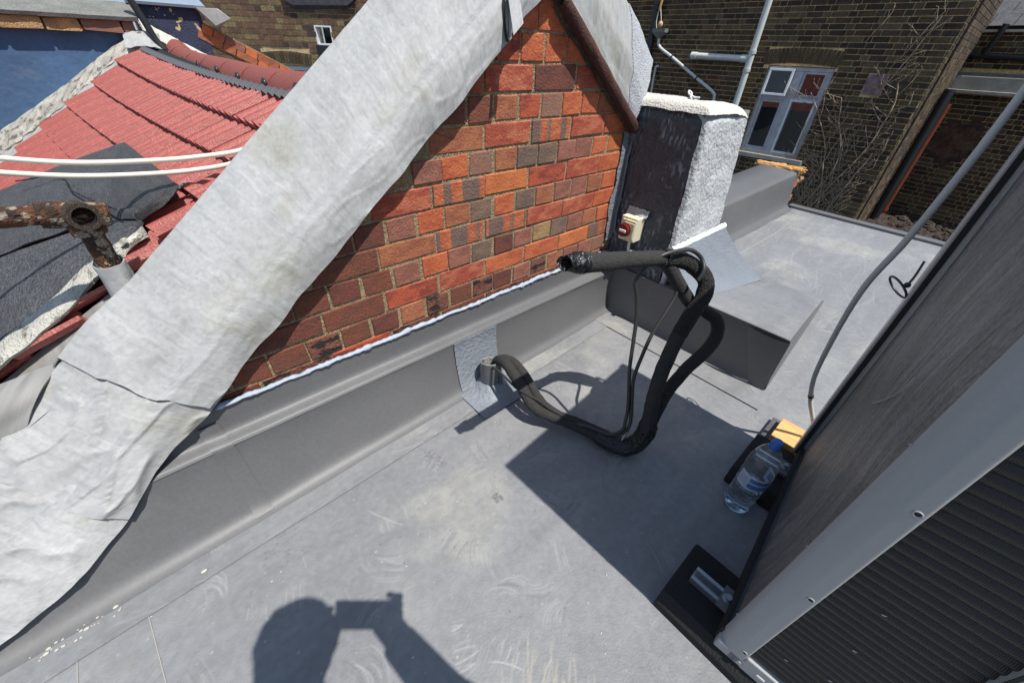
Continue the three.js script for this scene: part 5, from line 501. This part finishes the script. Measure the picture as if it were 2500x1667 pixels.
// sunlit return of house A
const rt = thing('return_wall', 'narrow sunlit brick return at the end of the dark rear wall', 'brick wall', [7.303, 0, 0.062], 0);
brickWall(rt, { seed: 9, x0: 0.0, x1: 2.62, y0: -2.1, y1: 2.75, colors: stockDark, mortar: mortarFar, most: 0 });
{ const t = thing('copper_downpipe', 'rusty orange downpipe in the corner below the grey beam', 'pipe'); part('pipe', cyl(V(9.45, 0.72, 0.2), V(9.45, -1.24, 0.2), 0.055, 16), M.copper, t); part('collar', cyl(V(9.45, -1.1, 0.2), V(9.45, -1.16, 0.2), 0.068, 16), M.copper, t); part('shoe', cyl(V(9.45, -1.22, 0.2), V(9.4, -1.4, 0.24), 0.058, 16), M.copper, t); const u = thing('black_gutter_pipe', 'black pipe standing against the sunlit brick return', 'pipe'); part('pipe', cyl(V(9.0, 0.95, 0.16), V(9.0, -1.4, 0.16), 0.075, 16), M.pipeBlack, u); }
// house B beyond
const Bh = thing('far_house', 'shaded dark brick rear wall of the farther house with concrete beam', 'house', [9.9, 0, 0.06], -Math.PI / 2 - 0.1466);
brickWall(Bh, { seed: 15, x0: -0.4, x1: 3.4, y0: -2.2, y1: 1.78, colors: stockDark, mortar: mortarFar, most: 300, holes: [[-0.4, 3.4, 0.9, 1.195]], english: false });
{ const R = RNG(99); part('eroded_render', sheet(26, 26, (u, v) => { const q = 1 + 0.3 * n3(Math.atan2(v - 0.5, u - 0.5) * 2, 1, 4) + 0.15 * n3(u * 9, v * 9, 2), x = (u - 0.5) * 2, y = (v - 0.5) * 2, m = Math.max(Math.abs(x), Math.abs(y)), l = Math.hypot(x, y) || 1, k = m / l; return [0.5 + 0.36 * x * k * q, 0.12 + 0.36 * y * k * q, 0.0135 + 0.004 * n3(u * 12, v * 12, 1) - 0.012 * m ** 4]; }), mat({ map: M.dirt.map, color: lin(2.6, 2.0, 1.5), roughness: 0.95, bumpMap: bumpGrain, bumpScale: 0.02 }), Bh);
  part('concrete_beam', [rbox(-0.35, 3.4, 0.92, 1.14, 0.0, 0.16, 0.015), rbox(-0.35, 3.4, 0.885, 0.94, 0.13, 0.2, 0.01)], M.concrete, Bh, 'weathered pale concrete beam'); part('beam_flashing', rbox(-0.05, 3.4, 1.14, 1.19, 0.0, 0.1, 0.006), M.slab, Bh);
  part('white_rail', cyl(V(-0.2, 1.765, 0.06), V(3.3, 1.76, 0.06), 0.03, 12), M.paleCable, Bh); part('black_waste_pipe', [cyl(V(-0.05, 1.435, 0.08), V(3.2, 1.3, 0.08), 0.042, 14), tube([[0.26, 1.84, 0.14], [0.25, 1.75, 0.14], [0.21, 1.44, 0.1]], 0.045, 16, 12)], M.pipeBlack, Bh);
  for (let r = 0; r < 4; r++) for (let i = 0; i < 12; i++) part('roof_slate', uvBox(new THREE.BoxGeometry(0.29, 0.012, 0.3).rotateX(0.75).translate(-0.12 + i * 0.3 + (r % 2) * 0.15, 1.92 + r * 0.16, -0.02 - r * 0.17), 1, i * 0.3, r), M.slate, Bh);
  part('roof_deck', uvBox(new THREE.BoxGeometry(3.8, 0.02, 1.2).rotateX(0.75).translate(1.5, 2.18, -0.35)), M.black, Bh); part('lead_valley', sheet(4, 8, (u, v) => [-0.3 + 0.22 * u, 1.8 + 0.6 * v, 0.06 - 0.62 * v], 0.006), M.lead, Bh); }
// dark lean-to and rubble between the houses
{ const lt = thing('lean_to', 'dark debris strewn lean-to roof at the foot of the far house', 'lean-to'); part('roof_sheet', sheet(30, 20, (u, v) => [lerp(7.7, 9.95, u), -1.32 + 0.04 * n3(u * 9, v * 9, 1) + 0.05 * u, lerp(0.1, 3.2, v)], 0.05), M.dirt, lt); part('base', box(7.75, 9.8, -6.2, -1.42, 0.15, 3.1), M.dirt, lt); }
{ const R = RNG(5), g = []; for (let i = 0; i < 160; i++) g.push(uvBox(new THREE.IcosahedronGeometry(0.03 + 0.07 * R(), 0).scale(1.3, 0.7, 1).translate(7.9 + 1.9 * R(), -1.26 + 0.05 * R(), 0.2 + 2 * R()))); const m = part(numbered('rubble'), g, M.dirt, scene); ud(m, 'dark rubble heaped on the lean-to roof', 'rubble', null, 'stuff'); }
{ const R = RNG(7); [[9.2, 0.95], [8.9, 1.35]].forEach(([x, z], i) => { const t = thing('loose_hose', i ? 'coil of dark hose lying right on the lean-to' : 'coil of dark hose lying left on the lean-to', 'hose', [x, -1.2, z]); part('coil', [new THREE.TorusGeometry(0.1, 0.022, 8, 24).rotateX(1.4), new THREE.TorusGeometry(0.09, 0.022, 8, 24).rotateX(1.7).translate(0.02, 0.045, 0)], M.grime, t); }); }

// yellow stock brick house at upper left, square on to the view
const Yh = thing('stock_brick_house', 'sunlit yellow brown stock brick house beyond the ridge tiles', 'house', [-1.689 + 0.683 * 7.8, 0, 1.063 - 0.731 * 7.8], -0.819);
brickWall(Yh, { seed: 21, x0: -6.6, x1: -1.0, y0: -2.1, y1: 2.6, colors: [[0.56, 0.4, 0.2], [0.46, 0.3, 0.17], [0.36, 0.22, 0.14], [0.68, 0.52, 0.25], [0.42, 0.24, 0.16], [0.2, 0.14, 0.11], [0.52, 0.36, 0.2], [0.52, 0.28, 0.18]], mortar: mortarPale, most: 300, english: false, holes: [[-3.45, -3.2, 1.185, 1.41, 1], [-4.5, -3.63, 0.868, 1.06], [-4.45, -3.68, -0.4, 0.868, 1]] });
{ archBricks(Yh, -4.5, -3.63, 0.868, 1.035, 16, [[0.3, 0.22, 0.12], [0.2, 0.14, 0.08]].map((c) => mat({ color: lin(...c), map: farMap, roughness: 0.9 })), 0.3);
  const v = part('vent_window', [rbox(-3.47, -3.445, 1.17, 1.42, -0.1, 0.012, 0.003), rbox(-3.205, -3.18, 1.17, 1.42, -0.1, 0.012, 0.003), rbox(-3.444, -3.206, 1.165, 1.19, -0.1, 0.02, 0.003), rbox(-3.444, -3.206, 1.4, 1.42, -0.1, 0.012, 0.003)], M.upvc, Yh, 'small square open window with white frame'); part('open_sash', uvBox(new THREE.BoxGeometry(0.2, 0.2, 0.01).rotateX(0.9).translate(-3.36, 1.35, -0.08)), M.pane, v); part('dark_recess', box(-3.6, -3.05, 1.1, 1.5, -0.6, -0.55), M.black, v);
  part('black_vent_box', rbox(-3.45, -3.175, 1.045, 1.165, 0.005, 0.12, 0.006), M.pipeBlack, Yh); part('dark_streak', sheet(8, 20, (u, t) => [lerp(-3.44, -3.22, u) + 0.01 * n3(t * 8, u, 1), lerp(0.6, 1.044, t), 0.0115]), mat({ color: lin(0.02, 0.02, 0.02), roughness: 0.9 }), Yh);  // near-black strip running down the wall below the vent box
  const w = part('window', [rbox(-4.44, -3.69, 0.8, 0.862, -0.1, -0.03, 0.005), rbox(-3.76, -3.69, -0.4, 0.798, -0.1, -0.03, 0.005), rbox(-4.44, -4.37, -0.4, 0.798, -0.1, -0.03, 0.005), rbox(-3.85, -3.8, -0.4, 0.798, -0.09, -0.04, 0.005)], M.upvc, Yh, 'white sash window under a brick arch'); part('pane', box(-4.37, -3.76, -0.4, 0.8, -0.075, -0.07), M.pane, w); part('dark_recess', box(-4.6, -3.5, -0.6, 1.0, -0.75, -0.7), M.room, w);
  part('overhanging_bay', uvBox(new ConvexGeometry([V(-3.86, 1.72, 0), V(-2.68, 1.76, 0), V(-3.86, 1.72, 0.07), V(-2.68, 1.76, 0.07), V(-3.76, 1.6, 0.0), V(-2.86, 1.63, 0.0), V(-3.72, 1.66, 0.06), V(-2.82, 1.68, 0.06), V(-3.86, 2.6, 0.07), V(-2.68, 2.6, 0.07), V(-3.86, 2.6, 0), V(-2.68, 2.6, 0)])), M.slate, Yh, 'dark slate hung underside of an overhanging bay'); }

// ------------------------------------------------------------------ the photographer, whose shadow falls on the roof
function sdfMesh(res, c, half, f) {
  const mc = new MarchingCubes(res, new THREE.MeshBasicMaterial(), false, false, 260000); mc.isolation = 0; const s = mc.size, h = s / 2;
  for (let k = 0; k < s; k++) for (let j = 0; j < s; j++) for (let i = 0; i < s; i++) mc.field[i + j * s + k * s * s] = -f(c.x + half * (i - h) / h, c.y + half * (j - h) / h, c.z + half * (k - h) / h);
  mc.update(); const n = mc.count, g = new THREE.BufferGeometry(), p = new Float32Array(mc.positionArray.slice(0, n * 3)); for (let i = 0; i < n; i++) { p[i * 3] = c.x + half * p[i * 3]; p[i * 3 + 1] = c.y + half * p[i * 3 + 1]; p[i * 3 + 2] = c.z + half * p[i * 3 + 2]; }
  g.setAttribute('position', new THREE.BufferAttribute(p, 3)); g.setAttribute('normal', new THREE.BufferAttribute(new Float32Array(mc.normalArray.slice(0, n * 3)), 3)); return uvBox(g);
}
const capsules = (list, k) => { const L = list.map(([a, b, ra, rb]) => ({ ax: a[0], ay: a[1], az: a[2], dx: b[0] - a[0], dy: b[1] - a[1], dz: b[2] - a[2], q: 1 / Math.max(1e-9, (b[0] - a[0]) ** 2 + (b[1] - a[1]) ** 2 + (b[2] - a[2]) ** 2), ra, rb: rb ?? ra })); return (x, y, z) => { let d = 9; for (const c of L) { const px = x - c.ax, py = y - c.ay, pz = z - c.az; let t = (px * c.dx + py * c.dy + pz * c.dz) * c.q; t = t < 0 ? 0 : t > 1 ? 1 : t; const e = Math.hypot(px - c.dx * t, py - c.dy * t, pz - c.dz * t) - (c.ra + (c.rb - c.ra) * t); if (e > d + 0.2) continue; const h = Math.max(k - Math.abs(d - e), 0) / k; d = Math.min(d, e) - h * h * k * 0.25; } return d; }; };
const P3 = (r, u, f) => CAM.clone().addScaledVector(RGT, r).addScaledVector(UPV, u).addScaledVector(FWD, f).toArray();   // offsets from the phone's lens along the phone's own edges
{ const person = thing('person', 'photographer in dark jacket holding up a phone, standing on the roof', 'person', [0, 0, 0]);
  const hd = [-1.815, 1.395, 1.165], nk = [-1.865, 1.27, 1.24], ch = [-1.93, 1.15, 1.32], pv = [-2.03, 0.76, 1.43], rs = [-1.815, 1.19, 1.44], ls = [-2.045, 1.19, 1.21], re = [-1.59, 0.98, 1.375], le = [-2.02, 0.95, 1.15];
  const rh = P3(0.1, -0.035, -0.03), lh = P3(-0.03, -0.05, -0.04), hipR = [-1.965, 0.75, 1.49], hipL = [-2.095, 0.75, 1.37], knR = [-1.88, 0.43, 1.45], knL = [-2.02, 0.43, 1.3], anR = [-1.96, 0.08, 1.55], anL = [-2.12, 0.08, 1.42], toR = [-1.83, 0.035, 1.44], toL = [-1.98, 0.035, 1.31];
  const torso = [[ch, pv, 0.14, 0.125], [rs, ls, 0.075, 0.075], [[-1.99, 1.0, 1.385], [-1.9, 1.12, 1.34], 0.13, 0.13], [nk, ch, 0.06, 0.1]], arms = [[rs, re, 0.056, 0.046], [re, rh, 0.046, 0.03], [ls, le, 0.056, 0.046], [le, lh, 0.046, 0.03]], legs = [[hipR, knR, 0.09, 0.062], [knR, anR, 0.06, 0.042], [hipL, knL, 0.09, 0.062], [knL, anL, 0.06, 0.042], [hipR, hipL, 0.1, 0.1], [pv, hipR, 0.12, 0.1]];
  const f0 = [0.62, -0.2, -0.66], head = [[[-1.83, 1.375, 1.18], [-1.815, 1.42, 1.168], 0.078, 0.088], [[-1.795, 1.33, 1.148], [-1.825, 1.36, 1.18], 0.045, 0.065], [nk, [-1.835, 1.34, 1.19], 0.052, 0.05], [[-1.768, 1.375, 1.115], [-1.752, 1.358, 1.096], 0.014, 0.016], [[-1.755, 1.36, 1.2], [-1.762, 1.395, 1.205], 0.016, 0.018], [[-1.872, 1.36, 1.105], [-1.872, 1.395, 1.11], 0.016, 0.018]];
  const skin = mat({ color: lin(0.42, 0.25, 0.17), roughness: 0.6 });
  const body = part('body', sdfMesh(112, V(-1.86, 0.74, 1.32), 0.84, capsules([...torso, ...arms, ...legs, ...head, [anR, toR, 0.04, 0.034], [anL, toL, 0.04, 0.034]].map((q, i) => i < 14 ? [q[0], q[1], q[2] * 0.93, (q[3] ?? q[2]) * 0.93] : q), 0.03)), skin, person);
  part('jacket', sdfMesh(112, V(-1.86, 0.98, 1.32), 0.56, (() => { const a = capsules([...torso, ...arms].map(([p, q, r, s]) => [p, q, r + 0.008, (s ?? r) + 0.008]), 0.05); return (x, y, z) => { const w = Math.hypot(x - rh[0], y - rh[1], z - rh[2]), v = Math.hypot(x - lh[0], y - lh[1], z - lh[2]); return Math.max(a(x, y, z), 0.07 - w, 0.07 - v, 0.6 - y); }; })()), mat({ color: lin(0.03, 0.035, 0.05), roughness: 0.85 }), body);
  part('trousers', sdfMesh(96, V(-1.98, 0.44, 1.42), 0.46, (() => { const a = capsules(legs.map(([p, q, r, s]) => [p, q, r + 0.012, (s ?? r) + 0.014]), 0.05); return (x, y, z) => Math.max(a(x, y, z), 0.07 - y, y - 0.84); })()), mat({ color: lin(0.04, 0.045, 0.06), roughness: 0.9 }), body);
  part('hair', sdfMesh(72, V(-1.82, 1.42, 1.175), 0.15, (() => { const a = capsules([[[-1.838, 1.385, 1.192], [-1.822, 1.432, 1.175], 0.084, 0.09]], 0.02); return (x, y, z) => Math.max(a(x, y, z) + 0.007 * n3(x * 50, y * 60, z * 60), (x + 1.82) * f0[0] + (y - 1.425) * -1.1 + (z - 1.17) * f0[2]); })()), mat({ color: lin(0.03, 0.02, 0.015), roughness: 0.8 }), body);
  for (const s of [0.026, -0.026]) part('eye', at(new THREE.SphereGeometry(0.011, 12, 10), -1.77 + s * 0.73, 1.4, 1.106 + s * 0.68), M.white, body);
  part('mouth', tube([[-1.772, 1.333, 1.094], [-1.757, 1.331, 1.104], [-1.742, 1.334, 1.123]], 0.005, 10, 6), mat({ color: lin(0.3, 0.1, 0.09), roughness: 0.6 }), body);
  const hand = (w, palm, fingers, thumb) => sdfMesh(72, V(...palm), 0.11, capsules([[w, palm, 0.027, 0.03], [palm, P3(...fingers[1][0]), 0.028, 0.018], ...fingers.flatMap((q) => [[P3(...q[0]), P3(...q[1]), 0.0092, 0.0088], [P3(...q[1]), P3(...q[2]), 0.0088, 0.0078]]), [palm, P3(...thumb[0]), 0.018, 0.012], [P3(...thumb[0]), P3(...thumb[1]), 0.0115, 0.009]], 0.008));
  part('hand', hand(re, P3(0.125, -0.04, -0.035), [0, 1, 2, 3].map((i) => { const u = 0.012 - i * 0.021; return [[0.132, u, -0.03], [0.142 - i * 0.002, u + 0.002, -0.008], [0.112 - (i % 2) * 0.006, u + 0.004, -0.001]]; }), [[0.115, -0.02, -0.034], [0.098, 0.0, -0.028]]), skin, body);
  part('hand', hand(le, P3(-0.05, -0.052, -0.045), [0, 1, 2, 3].map((i) => { const u = -0.012 - i * 0.017; return [[-0.052, u, -0.04], [-0.06 + i * 0.002, u, -0.022], [-0.04 - i * 0.002, u - 0.002, -0.014]]; }), [[-0.03, -0.03, -0.04], [-0.012, -0.02, -0.03]]), skin, body);
  for (const [a, b] of [[anR, toR], [anL, toL]]) part('shoe', sdfMesh(40, V((a[0] + b[0]) / 2, 0.06, (a[2] + b[2]) / 2), 0.17, (() => { const q = capsules([[[a[0] - 0.01, 0.045, a[2] + 0.01], b, 0.044, 0.042], [a, [a[0], 0.12, a[2]], 0.046, 0.05]], 0.03); return (x, y, z) => Math.max(q(x, y, z), 0.002 - y); })()), M.black, body);
  const ph = thing('mobile_phone', 'black mobile phone held level in both hands by the photographer', 'phone'); const c = V(...P3(0.05, -0.028, -0.014)); ph.position.copy(c); ph.quaternion.setFromRotationMatrix(new THREE.Matrix4().makeBasis(RGT, UPV, FWD.clone().negate()));
  part('case', rbox(-0.078, 0.078, -0.037, 0.037, -0.004, 0.004, 0.003, 3), M.pipeBlack, ph); part('screen', box(-0.073, 0.073, -0.033, 0.033, 0.0041, 0.0046), mat({ color: lin(0.02, 0.02, 0.02), roughness: 0.1 }), ph); part('lens_ring', cyl(V(-0.05, 0.028, -0.0065), V(-0.05, 0.028, -0.004), 0.007, 16), M.black, ph); part('lens_ring', cyl(V(-0.05, 0.008, -0.0065), V(-0.05, 0.008, -0.004), 0.007, 16), M.black, ph);
}

renderer.render(scene, camera);
